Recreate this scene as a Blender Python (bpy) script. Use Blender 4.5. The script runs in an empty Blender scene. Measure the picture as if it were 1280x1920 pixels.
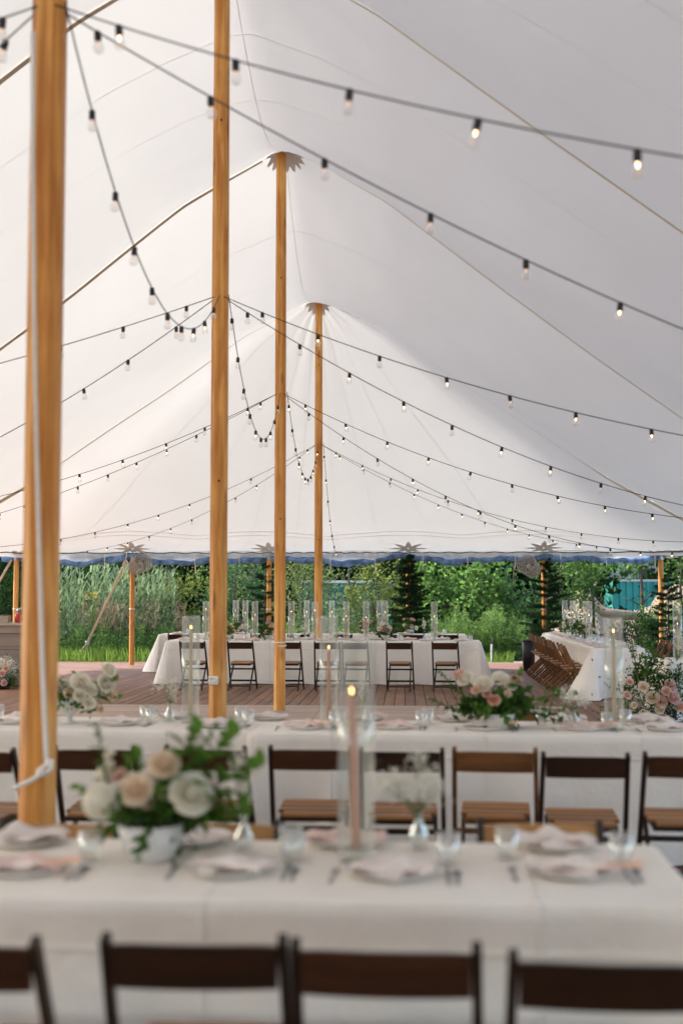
import bpy, math, random
import numpy as np
from mathutils import Vector, Matrix, Euler
random.seed(11)
rng = np.random.default_rng(11)
R = math.radians
scene = bpy.context.scene
COL = scene.collection

# ------------------------------------------------------------------ camera
F_PX, HOR, CAM_H = 2300.0, 1112.0, 1.6
PITCH = math.atan((HOR - 960.0) / F_PX)
cam_d = bpy.data.cameras.new('camera'); cam = bpy.data.objects.new('camera', cam_d); COL.objects.link(cam)
cam.location = (0, 0, CAM_H); cam.rotation_euler = (R(90) + PITCH, 0, 0)
cam_d.sensor_fit = 'VERTICAL'; cam_d.sensor_height = 36.0; cam_d.lens = F_PX / 1920.0 * 36.0
cam_d.clip_start = 0.05; cam_d.clip_end = 2000
cam_d.dof.use_dof = True; cam_d.dof.focus_distance = 18.5; cam_d.dof.aperture_fstop = 1.45
scene.camera = cam

# ------------------------------------------------------------------ sky, sun, exposure
SUN_AZ = math.atan2(-0.91, 0.42)      # compass angle from +Y towards +X
SUN_EL = R(41)
world = bpy.data.worlds.new('World'); scene.world = world; world.use_nodes = True
wn = world.node_tree.nodes; wl = world.node_tree.links
sky = wn.new('ShaderNodeTexSky'); sky.sky_type = 'NISHITA'; sky.sun_disc = False
sky.sun_elevation = SUN_EL; sky.sun_rotation = SUN_AZ; sky.air_density = 0.8; sky.dust_density = 2.0; sky.ozone_density = 0.6
bg = wn['Background']; bg.inputs['Strength'].default_value = 0.15
wl.new(sky.outputs[0], bg.inputs[0])
sun_d = bpy.data.lights.new('sun', 'SUN'); sun_d.energy = 2.0; sun_d.angle = R(0.55); sun_d.color = (1.0, 0.95, 0.88)
sun = bpy.data.objects.new('sun', sun_d); COL.objects.link(sun)
to_sun = Vector((math.sin(SUN_AZ) * math.cos(SUN_EL), math.cos(SUN_AZ) * math.cos(SUN_EL), math.sin(SUN_EL)))
sun.rotation_euler = (-to_sun).to_track_quat('-Z', 'Y').to_euler(); sun.location = to_sun * 60
vs = scene.view_settings
scene.display_settings.display_device = 'sRGB'
vs.view_transform = 'Standard'; vs.look = 'None'; vs.gamma = 1.0; vs.use_curve_mapping = False
vs.exposure = 2.05
scene.render.engine = 'CYCLES'
cy = scene.cycles
cy.use_denoising = True
try: cy.denoiser = 'OPENIMAGEDENOISE'
except Exception: pass
cy.max_bounces = 14; cy.diffuse_bounces = 10; cy.glossy_bounces = 3; cy.transmission_bounces = 6; cy.transparent_max_bounces = 24
cy.sample_clamp_indirect = 8.0; cy.caustics_reflective = False; cy.caustics_refractive = False
cy.use_adaptive_sampling = False

# ------------------------------------------------------------------ helpers
def ray(x, y):
    r, u = (x - 640.0) / F_PX, (960.0 - y) / F_PX
    return Vector((r, math.cos(PITCH) - math.sin(PITCH) * u, math.sin(PITCH) + math.cos(PITCH) * u))
def at(x, y, Y):                      # point at distance Y in front of the viewpoint
    d = ray(x, y); k = Y / d.y
    return Vector((0, 0, CAM_H)) + d * k
def on_z(x, y, z):                    # point at height z
    d = ray(x, y); k = (z - CAM_H) / d.z
    return Vector((0, 0, CAM_H)) + d * k

class MB:
    def __init__(s): s.v = []; s.f = []
    def add(s, vs_, fs):
        b = len(s.v); s.v.extend([tuple(p) for p in vs_]); s.f.extend([tuple(i + b for i in f) for f in fs]); return s
    def box(s, c, sz, M=None, bev=0.0):
        hx, hy, hz = sz[0] / 2, sz[1] / 2, sz[2] / 2
        if bev <= 0:
            p = [Vector((x, y, z)) for z in (-hz, hz) for (x, y) in ((-hx, -hy), (hx, -hy), (hx, hy), (-hx, hy))]
            f = [(3, 2, 1, 0), (4, 5, 6, 7), (0, 1, 5, 4), (1, 2, 6, 5), (2, 3, 7, 6), (3, 0, 4, 7)]
        else:
            b = bev; p = []
            for z, k in ((-hz, b), (-hz + b, 0), (hz - b, 0), (hz, b)):
                p += [Vector(q) for q in ((-hx + k + b * (k == 0), -hy + k, z), (hx - k - b * (k == 0), -hy + k, z), (hx - k, -hy + k + b * (k == 0), z), (hx - k, hy - k - b * (k == 0), z),
                                          (hx - k - b * (k == 0), hy - k, z), (-hx + k + b * (k == 0), hy - k, z), (-hx + k, hy - k - b * (k == 0), z), (-hx + k, -hy + k + b * (k == 0), z))]
            f = [tuple(range(7, -1, -1)), tuple(range(24, 32))]
            for r_ in range(3):
                for i in range(8):
                    j = (i + 1) % 8; f.append((r_ * 8 + i, r_ * 8 + j, r_ * 8 + 8 + j, r_ * 8 + 8 + i))
        c = Vector(c)
        p = [(M @ q if M else q) + c for q in p]
        return s.add(p, f)
    def bar(s, a, b, w, t, side=(1, 0, 0), bev=0.0):   # rectangular bar from a to b, w along side, t across
        a, b = Vector(a), Vector(b); d = (b - a); L = d.length; d.normalize()
        sd = Vector(side); sd = (sd - d * sd.dot(d)).normalized(); n = d.cross(sd)
        M = Matrix((sd, n, d)).transposed()
        return s.box((a + b) / 2, (w, t, L), M, bev)
    def tube(s, pts, r, n=6, cap=True):
        pts = [Vector(p) for p in pts]; rs = r if hasattr(r, '__len__') else [r] * len(pts)
        up = Vector((0, 0, 1)); prev = None; vv = []
        for i, p in enumerate(pts):
            d = (pts[min(i + 1, len(pts) - 1)] - pts[max(i - 1, 0)])
            if d.length < 1e-9: d = Vector((0, 0, 1))
            d.normalize()
            if prev is None:
                a = d.cross(up) if abs(d.dot(up)) < 0.95 else d.cross(Vector((1, 0, 0)))
            else:
                a = prev - d * prev.dot(d)
            a.normalize(); prev = a; b = d.cross(a)
            for k in range(n):
                t = 2 * math.pi * k / n; vv.append(p + (a * math.cos(t) + b * math.sin(t)) * rs[i])
        f = []
        for i in range(len(pts) - 1):
            for k in range(n):
                k2 = (k + 1) % n; f.append((i * n + k, i * n + k2, (i + 1) * n + k2, (i + 1) * n + k))
        if cap: f += [tuple(range(n - 1, -1, -1)), tuple(range((len(pts) - 1) * n, len(pts) * n))]
        return s.add(vv, f)
    def lathe(s, prof, n=20, c=(0, 0, 0), rot=0.0):
        c = Vector(c); vv = []
        for r, z in prof:
            for k in range(n):
                t = rot + 2 * math.pi * k / n; vv.append(c + Vector((r * math.cos(t), r * math.sin(t), z)))
        f = []
        for i in range(len(prof) - 1):
            for k in range(n):
                k2 = (k + 1) % n; f.append((i * n + k, i * n + k2, (i + 1) * n + k2, (i + 1) * n + k))
        return s.add(vv, f)
    def mesh(s, name, mat=None, smooth=False):
        m = bpy.data.meshes.new(name); m.from_pydata(s.v, [], s.f); m.update()
        if mat: m.materials.append(mat)
        if smooth: m.polygons.foreach_set('use_smooth', [True] * len(m.polygons))
        return m
    def build(s, name, mat, parent=None, smooth=False, loc=(0, 0, 0)):
        return part(name, s.mesh(name, mat, smooth), parent, loc)

def np_mesh(name, V, Fq, mat, smooth=False):    # V (n,3), Fq (m,k) arrays
    m = bpy.data.meshes.new(name)
    k = Fq.shape[1]
    m.vertices.add(len(V)); m.vertices.foreach_set('co', np.asarray(V, np.float32).ravel())
    m.loops.add(Fq.size); m.loops.foreach_set('vertex_index', Fq.astype(np.int32).ravel())
    m.polygons.add(len(Fq)); m.polygons.foreach_set('loop_start', np.arange(0, Fq.size, k, dtype=np.int32))
    try: m.polygons.foreach_set('loop_total', np.full(len(Fq), k, np.int32))
    except Exception: pass
    m.update(calc_edges=True); m.validate()
    m.materials.append(mat)
    if smooth: m.polygons.foreach_set('use_smooth', np.ones(len(Fq), bool))
    return m
def part(name, mesh, parent=None, loc=(0, 0, 0), rot=(0, 0, 0), scale=(1, 1, 1)):
    o = bpy.data.objects.new(name, mesh); COL.objects.link(o)
    o.location = loc; o.rotation_euler = rot; o.scale = scale if hasattr(scale, '__len__') else (scale,) * 3
    if parent: o.parent = parent
    return o
def tag(o, label=None, cat=None, group=None, kind=None):
    if label: o['label'] = label
    if cat: o['category'] = cat
    if group: o['group'] = group
    if kind: o['kind'] = kind
    return o
def thing(name, label, cat, loc=(0, 0, 0), rotz=0.0, group=None):
    o = bpy.data.objects.new(name, None); COL.objects.link(o); o.empty_display_size = 0.1
    o.location = loc; o.rotation_euler = (0, 0, rotz)
    return tag(o, label, cat, group)
ORD = ['first', 'second', 'third', 'fourth', 'fifth', 'sixth', 'seventh', 'eighth', 'ninth', 'tenth', 'eleventh', 'twelfth', 'thirteenth', 'fourteenth']

# ------------------------------------------------------------------ materials
def newmat(name):
    m = bpy.data.materials.new(name); m.use_nodes = True
    nt = m.node_tree; return m, nt.nodes, nt.links, nt.nodes['Principled BSDF']
def ramp(n, stops):
    r = n.new('ShaderNodeValToRGB'); e = r.color_ramp.elements
    while len(e) < len(stops): e.new(0.5)
    for q, (p, c) in zip(e, stops): q.position = p; q.color = (*c, 1)
    return r
def coord(n, l, scale=(1, 1, 1), out='Object'):
    tc = n.new('ShaderNodeTexCoord'); mp = n.new('ShaderNodeMapping'); mp.inputs['Scale'].default_value = scale
    l.new(tc.outputs[out], mp.inputs['Vector']); return mp
def tex_noise(n, l, vec, scale, detail=4, rough=0.55, dist=0.0):
    t = n.new('ShaderNodeTexNoise'); t.inputs['Scale'].default_value = scale; t.inputs['Detail'].default_value = detail
    t.inputs['Roughness'].default_value = rough; t.inputs['Distortion'].default_value = dist
    l.new(vec, t.inputs['Vector']); return t
def bump(n, l, h, b, strength=0.3, dist=0.01):
    q = n.new('ShaderNodeBump'); q.inputs['Strength'].default_value = strength; q.inputs['Distance'].default_value = dist
    l.new(h, q.inputs['Height']); l.new(q.outputs[0], b.inputs['Normal']); return q
def mixrgb(n, l, a, b, fac, mode='MIX'):
    m = n.new('ShaderNodeMix'); m.data_type = 'RGBA'; m.blend_type = mode
    for s_, val in ((m.inputs[6], a), (m.inputs[7], b), (m.inputs[0], fac)):
        if hasattr(val, 'is_output'): l.new(val, s_)
        elif isinstance(val, (int, float)): s_.default_value = val
        else: s_.default_value = (*val, 1)
    return m.outputs[2]

def m_plain(name, col, rough=0.6, metal=0.0, var=0.08, scale=6.0, bmp=0.0, spec=0.5):
    m, n, l, b = newmat(name); mp = coord(n, l)
    t = tex_noise(n, l, mp.outputs[0], scale, 5)
    lo = tuple(c * (1 - var) for c in col); hi = tuple(min(1, c * (1 + var)) for c in col)
    r = ramp(n, [(0.3, lo), (0.7, hi)]); l.new(t.outputs[0], r.inputs[0]); l.new(r.outputs[0], b.inputs['Base Color'])
    b.inputs['Roughness'].default_value = rough; b.inputs['Metallic'].default_value = metal; b.inputs['Specular IOR Level'].default_value = spec
    if bmp: bump(n, l, t.outputs[0], b, bmp, 0.01)
    return m
def m_wood(name, dark, light, axis='Z', rough=0.5, gscale=1.0, rnd=0.25, spec=0.4, bmp=0.12, knots=False):
    m, n, l, b = newmat(name)
    sc = {'X': (1.2, 22, 22), 'Y': (22, 1.2, 22), 'Z': (22, 22, 1.2)}[axis]
    oi = n.new('ShaderNodeObjectInfo'); tc = n.new('ShaderNodeTexCoord')
    add = n.new('ShaderNodeVectorMath'); add.operation = 'ADD'
    mul = n.new('ShaderNodeMath'); mul.operation = 'MULTIPLY'; mul.inputs[1].default_value = 37.0
    l.new(oi.outputs['Random'], mul.inputs[0]); l.new(tc.outputs['Object'], add.inputs[0]); l.new(mul.outputs[0], add.inputs[1])
    mp = n.new('ShaderNodeMapping'); mp.inputs['Scale'].default_value = tuple(s_ * gscale for s_ in sc); l.new(add.outputs[0], mp.inputs['Vector'])
    t = tex_noise(n, l, mp.outputs[0], 1.0, 6, 0.6, 0.6)
    t2 = tex_noise(n, l, add.outputs[0], 1.3, 3)
    mix = n.new('ShaderNodeMath'); mix.operation = 'MULTIPLY_ADD'; mix.inputs[1].default_value = 0.35; l.new(t2.outputs[0], mix.inputs[0])
    sc2 = n.new('ShaderNodeMath'); sc2.operation = 'MULTIPLY'; sc2.inputs[1].default_value = 0.65; l.new(t.outputs[0], sc2.inputs[0]); l.new(sc2.outputs[0], mix.inputs[2])
    r = ramp(n, [(0.42, dark), (0.60, light)] if knots else [(0.33, dark), (0.67, light)]); l.new(mix.outputs[0], r.inputs[0])
    colout = r.outputs[0]
    if knots:
        mk = n.new('ShaderNodeMapping'); mk.inputs['Scale'].default_value = (7, 7, 1.6); l.new(add.outputs[0], mk.inputs['Vector'])
        vo = n.new('ShaderNodeTexVoronoi'); vo.inputs['Scale'].default_value = 1.0; l.new(mk.outputs[0], vo.inputs['Vector'])
        kr = ramp(n, [(0.0, (0.35, 0.28, 0.2)), (0.10, (0.62, 0.55, 0.48)), (0.19, (1, 1, 1))]); l.new(vo.outputs['Distance'], kr.inputs[0])
        colout = mixrgb(n, l, colout, kr.outputs[0], 0.85, 'MULTIPLY')
        st = tex_noise(n, l, mp.outputs[0], 0.35, 3); sr = ramp(n, [(0.42, (0.78, 0.72, 0.66)), (0.58, (1, 1, 1))]); l.new(st.outputs[0], sr.inputs[0]); colout = mixrgb(n, l, colout, sr.outputs[0], 0.7, 'MULTIPLY')
    hsv = n.new('ShaderNodeHueSaturation'); mr = n.new('ShaderNodeMapRange'); mr.inputs['To Min'].default_value = 1 - rnd; mr.inputs['To Max'].default_value = 1 + rnd
    l.new(oi.outputs['Random'], mr.inputs['Value']); l.new(mr.outputs[0], hsv.inputs['Value']); l.new(colout, hsv.inputs['Color'])
    l.new(hsv.outputs[0], b.inputs['Base Color']); b.inputs['Roughness'].default_value = rough; b.inputs['Specular IOR Level'].default_value = spec
    bump(n, l, t.outputs[0], b, bmp, 0.004)
    return m
def m_thin(name, col, trans_col, fac, rough=0.8, var=0.06, scale=3.0, bmp=0.0, bscale=200, island=0.0):
    m, n, l, b = newmat(name); n.remove(b); out = n['Material Output']
    df = n.new('ShaderNodeBsdfDiffuse'); tr = n.new('ShaderNodeBsdfTranslucent'); mx = n.new('ShaderNodeMixShader'); mx.inputs[0].default_value = fac
    mp = coord(n, l); t = tex_noise(n, l, mp.outputs[0], scale, 4)
    mr = n.new('ShaderNodeMapRange'); mr.inputs['From Min'].default_value = 0.3; mr.inputs['From Max'].default_value = 0.7
    mr.inputs['To Min'].default_value = 1 - var; mr.inputs['To Max'].default_value = 1 + var; l.new(t.outputs[0], mr.inputs['Value'])
    val = mr.outputs[0]
    if island:
        g = n.new('ShaderNodeNewGeometry'); m2 = n.new('ShaderNodeMapRange'); m2.inputs['To Min'].default_value = 1 - island; m2.inputs['To Max'].default_value = 1 + island
        l.new(g.outputs['Random Per Island'], m2.inputs['Value']); mm = n.new('ShaderNodeMath'); mm.operation = 'MULTIPLY'
        l.new(val, mm.inputs[0]); l.new(m2.outputs[0], mm.inputs[1]); val = mm.outputs[0]
    for sh, c in ((df, col), (tr, trans_col)):
        h = n.new('ShaderNodeHueSaturation'); h.inputs['Color'].default_value = (*c, 1); l.new(val, h.inputs['Value'])
        if island:
            m3 = n.new('ShaderNodeMapRange'); m3.inputs['To Min'].default_value = 0.5 - 0.05 * island; m3.inputs['To Max'].default_value = 0.5 + 0.05 * island
            oi = n.new('ShaderNodeObjectInfo'); l.new(g.outputs['Random Per Island'], m3.inputs['Value']); l.new(m3.outputs[0], h.inputs['Hue'])
        l.new(h.outputs[0], sh.inputs['Color'])
    if bmp:
        t2 = tex_noise(n, l, mp.outputs[0], bscale, 3); q = n.new('ShaderNodeBump'); q.inputs['Strength'].default_value = bmp; q.inputs['Distance'].default_value = 0.02
        l.new(t2.outputs[0], q.inputs['Height']); l.new(q.outputs[0], df.inputs['Normal']); l.new(q.outputs[0], tr.inputs['Normal'])
    l.new(df.outputs[0], mx.inputs[1]); l.new(tr.outputs[0], mx.inputs[2]); l.new(mx.outputs[0], out.inputs['Surface'])
    return m
def m_glass(name, tint=(0.96, 0.98, 0.97), gl=0.12, edge=0.55):
    m, n, l, b = newmat(name); n.remove(b); out = n['Material Output']
    tr = n.new('ShaderNodeBsdfTransparent'); tr.inputs[0].default_value = (*tint, 1)
    go = n.new('ShaderNodeBsdfGlossy'); go.inputs['Roughness'].default_value = 0.03; go.inputs['Color'].default_value = (0.95, 0.97, 0.96, 1)
    lw = n.new('ShaderNodeLayerWeight'); lw.inputs[0].default_value = 0.35
    mr = n.new('ShaderNodeMapRange'); mr.inputs['To Min'].default_value = gl * 0.35; mr.inputs['To Max'].default_value = edge
    l.new(lw.outputs['Facing'], mr.inputs['Value'])
    pw = n.new('ShaderNodeMath'); pw.operation = 'POWER'; pw.inputs[1].default_value = 1.8; l.new(mr.outputs[0], pw.inputs[0])
    ad = n.new('ShaderNodeMath'); ad.operation = 'ADD'; ad.inputs[1].default_value = gl * 0.4; l.new(pw.outputs[0], ad.inputs[0])
    mx = n.new('ShaderNodeMixShader'); l.new(ad.outputs[0], mx.inputs[0]); l.new(tr.outputs[0], mx.inputs[1]); l.new(go.outputs[0], mx.inputs[2])
    l.new(mx.outputs[0], out.inputs['Surface']); return m
def m_emit(name, col, strength):
    m, n, l, b = newmat(name); b.inputs['Base Color'].default_value = (*col, 1)
    b.inputs['Emission Color'].default_value = (*col, 1); b.inputs['Emission Strength'].default_value = strength; return m

M = {}
M['canvas'] = m_thin('canvas', (0.862, 0.866, 0.845), (0.845, 0.855, 0.812), 0.15, var=0.02, scale=0.6, bmp=0.05, bscale=5)
M['canvas_seam'] = m_thin('canvas_seam', (0.83, 0.825, 0.81), (0.81, 0.80, 0.775), 0.143, var=0.02)
M['canvas_patch'] = m_thin('canvas_patch', (0.66, 0.63, 0.60), (0.60, 0.57, 0.54), 0.10, var=0.03)
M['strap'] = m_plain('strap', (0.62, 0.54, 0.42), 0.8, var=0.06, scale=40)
M['strap_lit'] = m_plain('lit_webbing', (0.76, 0.69, 0.57), 0.8, var=0.06, scale=40)  # same webbing as strap, light on the right side painted as paler colour
M['rope'] = m_plain('rope', (0.84, 0.81, 0.75), 0.85, var=0.12, scale=120, bmp=0.4)
M['pole'] = m_wood('pole', (0.58, 0.225, 0.036), (0.86, 0.455, 0.115), 'Z', 0.42, 1.0, 0.06, 0.4, 0.06, True)
M['eave_pole'] = m_wood('eave_pole', (0.50, 0.20, 0.04), (0.70, 0.34, 0.085), 'Z', 0.5, 1.0, 0.1, knots=True)
M['plank'] = m_wood('plank', (0.140, 0.066, 0.034), (0.265, 0.142, 0.080), 'Y', 0.62, 1.0, 0.22, 0.35, 0.2)
M['plank_x'] = m_wood('plank_x', (0.14, 0.070, 0.042), (0.24, 0.132, 0.085), 'X', 0.62, 1.0, 0.22, 0.35, 0.2)
M['dance'] = m_wood('dance_floor_wood', (0.30, 0.20, 0.145), (0.44, 0.32, 0.25), 'X', 0.5, 0.7, 0.12)
M['under'] = m_plain('deck_underside', (0.02, 0.016, 0.013), 0.9)
M['black'] = m_plain('black_rubber', (0.012, 0.012, 0.013), 0.5, var=0.1)
M['bulb_glass'] = m_glass('bulb_glass', (0.96, 0.955, 0.95), 0.30, 0.75)
M['filament'] = m_emit('filament', (1.0, 0.58, 0.28), 3.2)
M['filament_dim'] = m_emit('filament_dim', (0.75, 0.45, 0.28), 0.35)
M['flame'] = m_emit('flame', (1.0, 0.50, 0.16), 3.4)
M['glass'] = m_glass('clear_glass', (0.968, 0.974, 0.958), 0.12, 0.70)
M['tumbler'] = m_glass('tumbler_glass', (0.97, 0.97, 0.96), 0.34, 0.85)
M['roll'] = m_thin('blue_vinyl', (0.17, 0.29, 0.50), (0.38, 0.48, 0.64), 0.35, var=0.6, scale=7)
M['clear_vinyl'] = m_thin('clear_vinyl', (0.62, 0.66, 0.72), (0.7, 0.74, 0.8), 0.5, var=0.2, scale=6)
M['metal'] = m_plain('grey_metal', (0.34, 0.34, 0.34), 0.35, 0.8, 0.1)
M['silver'] = m_plain('silver', (0.50, 0.50, 0.50), 0.22, 1.0, 0.05)
# ------------------------------------------------------------------ tent frame of reference
AX = math.atan(0.051); CA, SA = math.cos(AX), math.sin(AX)
def T(u, v, z=0.0): return Vector((-1.62 + u * CA + v * SA, -u * SA + v * CA, z))
def T_inv(X, Y): dx = X + 1.62; return (dx * CA - Y * SA, dx * SA + Y * CA)
POLE_V = [5.51, 11.0, 16.62, 23.05]
RIDGE_V = [-5.6, 0.0] + POLE_V  # unseen rear bays, length behind the viewpoint set to shut out blue sky
RIDGE_Z = [7.66, 7.66, 7.66, 7.66, 7.74, 7.17]
MID_Z = [6.95, 6.95, 6.95, 7.0, 6.5]
HALF_W, HIP, EAVE_Z = 7.6, 4.0, 2.52
_r = np.array([0, .15, .3, .8, 1.4, 2.9, 4.1, 5.4, 7.6]); _p = np.array([7.66, 7.62, 7.52, 7.25, 6.9, 5.72, 4.83, 3.87, 2.5])
_m = np.array([6.85, 6.84, 6.80, 6.63, 6.34, 5.44, 4.63, 3.75, 2.5])
_rr = np.linspace(-0.8, 8.4, 1841)
def _smooth(y, k=70):
    ker = np.hanning(2 * k + 1); ker /= ker.sum(); return np.convolve(np.pad(y, k, mode='edge'), ker, 'valid')
_sl = (2.5 - 3.87) / 2.2
_P = _smooth(np.where(_rr > 7.6, 2.5 + (_rr - 7.6) * _sl, np.interp(np.abs(_rr), _r, _p)), 40)
_M = _smooth(np.where(_rr > 7.6, 2.5 + (_rr - 7.6) * _sl * .8, np.interp(np.abs(_rr), _r, _m)), 70)
_P = (_P - 2.5) / (np.interp(0, _rr, _P) - 2.5); _M = (_M - 2.5) / (np.interp(0, _rr, _M) - 2.5)
def prof(r): return float(np.interp(r, _rr, _P))
def midp(r): return float(np.interp(r, _rr, _M))
def edge_dist(th):
    s_, c_ = abs(math.sin(th)) / HALF_W, abs(math.cos(th)) / HIP
    return (s_ ** 9 + c_ ** 9) ** (-1 / 9)
def canopy_z(u, v):
    w = 0.0
    for pv in RIDGE_V:          # tension ripples running out from the pole tops
        r = math.hypot(u, v - pv)
        if 0.05 < r < 3.5: th = math.atan2(v - pv, u); w += 0.020 * min(1, r / .5) * math.exp(-r / 1.1) * (math.sin(15 * th + 2 * math.sin(3 * th)) + .5 * math.sin(27 * th + 1.3))
    return canopy_base(u, v) + w + 0.010 * math.sin(u * 2.1 + v * .7) * math.sin(v * 1.9 - u * .4)
def canopy_base(u, v):
    if v > RIDGE_V[-1] or v < RIDGE_V[0]:
        end = RIDGE_V[-1] if v > RIDGE_V[-1] else RIDGE_V[0]; zt = RIDGE_Z[-1] if v > RIDGE_V[-1] else RIDGE_Z[0]
        dv = abs(v - end); r = math.hypot(u, dv)
        if r < 1e-6: return zt
        th = math.atan2(u, dv); rho = r / edge_dist(th); k = min(1, max(0, (rho - 0.62) / 0.38)); k = k * k * (3 - 2 * k)
        return EAVE_Z + prof(rho * 7.6) * (zt - EAVE_Z) * (1 - 0.55 * k * max(0.0, math.cos(th)) ** 0.3)
    for i in range(len(RIDGE_V) - 1):
        if RIDGE_V[i] <= v <= RIDGE_V[i + 1]:
            t = (v - RIDGE_V[i]) / (RIDGE_V[i + 1] - RIDGE_V[i])
            zt = RIDGE_Z[i] * (1 - t) + RIDGE_Z[i + 1] * t
            g = abs(2 * t - 1) ** 1.75
            a = EAVE_Z + prof(abs(u)) * (zt - EAVE_Z); b = EAVE_Z + midp(abs(u)) * (MID_Z[i] - EAVE_Z)
            return a * g + b * (1 - g)
tent = thing('tent', 'large white sailcloth pole tent roofing the whole deck', 'tent', T(0, 9))
def tp(u, v, z): return T(u, v, z) - T(0, 9)
def grid_mesh(pts):
    nu, nv = len(pts[0]), len(pts); mb = MB(); mb.v = [tuple(p) for row in pts for p in row]
    mb.f = [(j * nu + i, j * nu + i + 1, (j + 1) * nu + i + 1, (j + 1) * nu + i) for j in range(nv - 1) for i in range(nu - 1)]
    return mb
us = list(np.linspace(-HALF_W, HALF_W, 121))
for i in range(len(RIDGE_V) - 1):
    vs_ = np.linspace(RIDGE_V[i], RIDGE_V[i + 1], 41)
    grid_mesh([[tp(u, v, canopy_z(u, v)) for u in us] for v in vs_]).build('canopy_panel', M['canvas'], tent, True)
END_PX = [25, 247, 505, 765, 1015, 1229]; END_V = RIDGE_V[-1] + HIP
END_U = [T_inv((x - 640) / F_PX * 27.0, 27.0)[0] for x in END_PX]
for sgn, vv in ((1, RIDGE_V[-1]), (-1, RIDGE_V[0])):
    rows = []
    for th in np.linspace(-math.pi / 2, math.pi / 2, 145):
        E = edge_dist(th)
        rows.append([tp(E * q * math.sin(th), vv + sgn * E * q * math.cos(th), canopy_z(E * q * math.sin(th), vv + sgn * (E * q * math.cos(th) + 1e-5))) for q in np.linspace(0, 1, 50)])
    grid_mesh(rows).build('canopy_panel', M['canvas'], tent, True)
def strip(path_uv, w, off, dirn):       # ribbon lying under the canopy; dirn(u,v) gives the plan direction across it
    mb = MB(); row = []
    for (u, v) in path_uv:
        du, dv = dirn(u, v)
        q = []
        for s_ in (-0.5, 0.5):
            uu, v2 = u + du * w * s_, v + dv * w * s_
            q.append(tp(uu, v2, canopy_z(uu, v2) - off))
        row.append(q)
    return grid_mesh(row)
sm = MB()
for i in range(0, len(RIDGE_V) - 1):
    n = 5
    for k in range(1, n):
        v = RIDGE_V[i] + (RIDGE_V[i + 1] - RIDGE_V[i]) * k / n
        b = strip([(u, v) for u in np.linspace(-7.5, 7.5, 90)], 0.011, 0.007, lambda u, v: (0, 1)); sm.add(b.v, b.f)
b = strip([(0.0, v) for v in np.linspace(RIDGE_V[0] + .2, RIDGE_V[-1] - 0.2, 160)], 0.009, 0.007, lambda u, v: (1, 0)); sm.add(b.v, b.f)
for th in list([-1.32, -1.0, -.72, -.45, -.2, .05, .3, .56, .82, 1.08, 1.34]):
    E = edge_dist(th)
    b = strip([(E * q * math.sin(th), RIDGE_V[-1] + E * q * math.cos(th)) for q in np.linspace(0.12, 0.985, 40)], 0.0075, 0.006, lambda u, v, th=th: (math.cos(th), -math.sin(th))); sm.add(b.v, b.f)
for dv in (0.42, 0.5):    # hem tape lines above the end edge
    b = strip([(u, END_V - dv - 0.10 * abs(math.sin(u * 1.1))) for u in np.linspace(-6.6, 6.6, 120)], 0.014, 0.012, lambda u, v: (0, 1)); sm.add(b.v, b.f)
tag(sm.build('seam_tape', M['canvas_seam'], tent), kind='stuff')
for i, v in enumerate(RIDGE_V):
    if v < 0.1: continue
    for sg in (-1, 1):
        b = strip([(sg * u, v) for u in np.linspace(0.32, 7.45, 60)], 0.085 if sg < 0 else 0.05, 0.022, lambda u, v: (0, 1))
        q = MB(); q.add(b.v, b.f); q.build('webbing_strap', M['strap'] if sg < 0 else M['strap_lit'], tent)
# zig-zag edged reinforcing patches round the pole tops, and star patches at the end edge
for i, v in enumerate(POLE_V):
    rows = []; N = 96
    for k in range(N + 1):
        th = 2 * math.pi * k / N; z6 = abs(((k / N * 16) % 1) - 0.5) * 2
        ro = 0.21 + 0.08 * z6
        rows.append([tp(r * math.cos(th), v + r * math.sin(th), canopy_z(r * math.cos(th), v + r * math.sin(th)) - 0.02 - 0.05 * (r / 0.6) ** 2) for r in np.linspace(0.03, ro, 7)])
    grid_mesh(rows).build('pole_patch', M['canvas_patch'], tent, True)
for u0 in END_U:
    rows = []; N = 64
    for k in range(N + 1):
        th = 2 * math.pi * k / N; z6 = abs(((k / N * 8) % 1) - 0.5) * 2
        ro = 0.12 + 0.20 * z6 ** 1.2; row = []
        for r in np.linspace(0.02, ro, 6):
            uu = u0 + r * 1.35 * math.cos(th); v2 = min(END_V - 0.02, END_V - 0.14 + r * .72 * math.sin(th))
            row.append(tp(uu, v2, canopy_z(uu, v2) - 0.02))
        rows.append(row)
    grid_mesh(rows).build('star_patch', M['canvas_patch'], tent)
# hanging valance along the end and the side edges
def plan_edge():
    pts = []
    for v in np.linspace(RIDGE_V[0], RIDGE_V[-1], 40): pts.append((-HALF_W, v))
    for th in np.linspace(-math.pi / 2, math.pi / 2, 200)[1:-1]:
        E = edge_dist(th); pts.append((E * math.sin(th), RIDGE_V[-1] + E * math.cos(th)))
    for v in np.linspace(RIDGE_V[-1], RIDGE_V[0], 40): pts.append((HALF_W, v))
    return pts
ED = plan_edge()
grid_mesh([[tp(u, v, EAVE_Z - d - (0.015 * math.sin(i * 0.9) if d else 0)) for d in (0.0, 0.06, 0.125)] for i, (u, v) in enumerate(ED)]).build('valance', M['canvas'], tent, True)
EN = [(edge_dist(th) * math.sin(th), RIDGE_V[0] - edge_dist(th) * math.cos(th)) for th in np.linspace(-math.pi / 2, math.pi / 2, 120)]
grid_mesh([[tp(u, v, EAVE_Z - d) for d in (0.0, 0.06, 0.125)] for (u, v) in EN]).build('valance', M['canvas'], tent, True)
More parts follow.
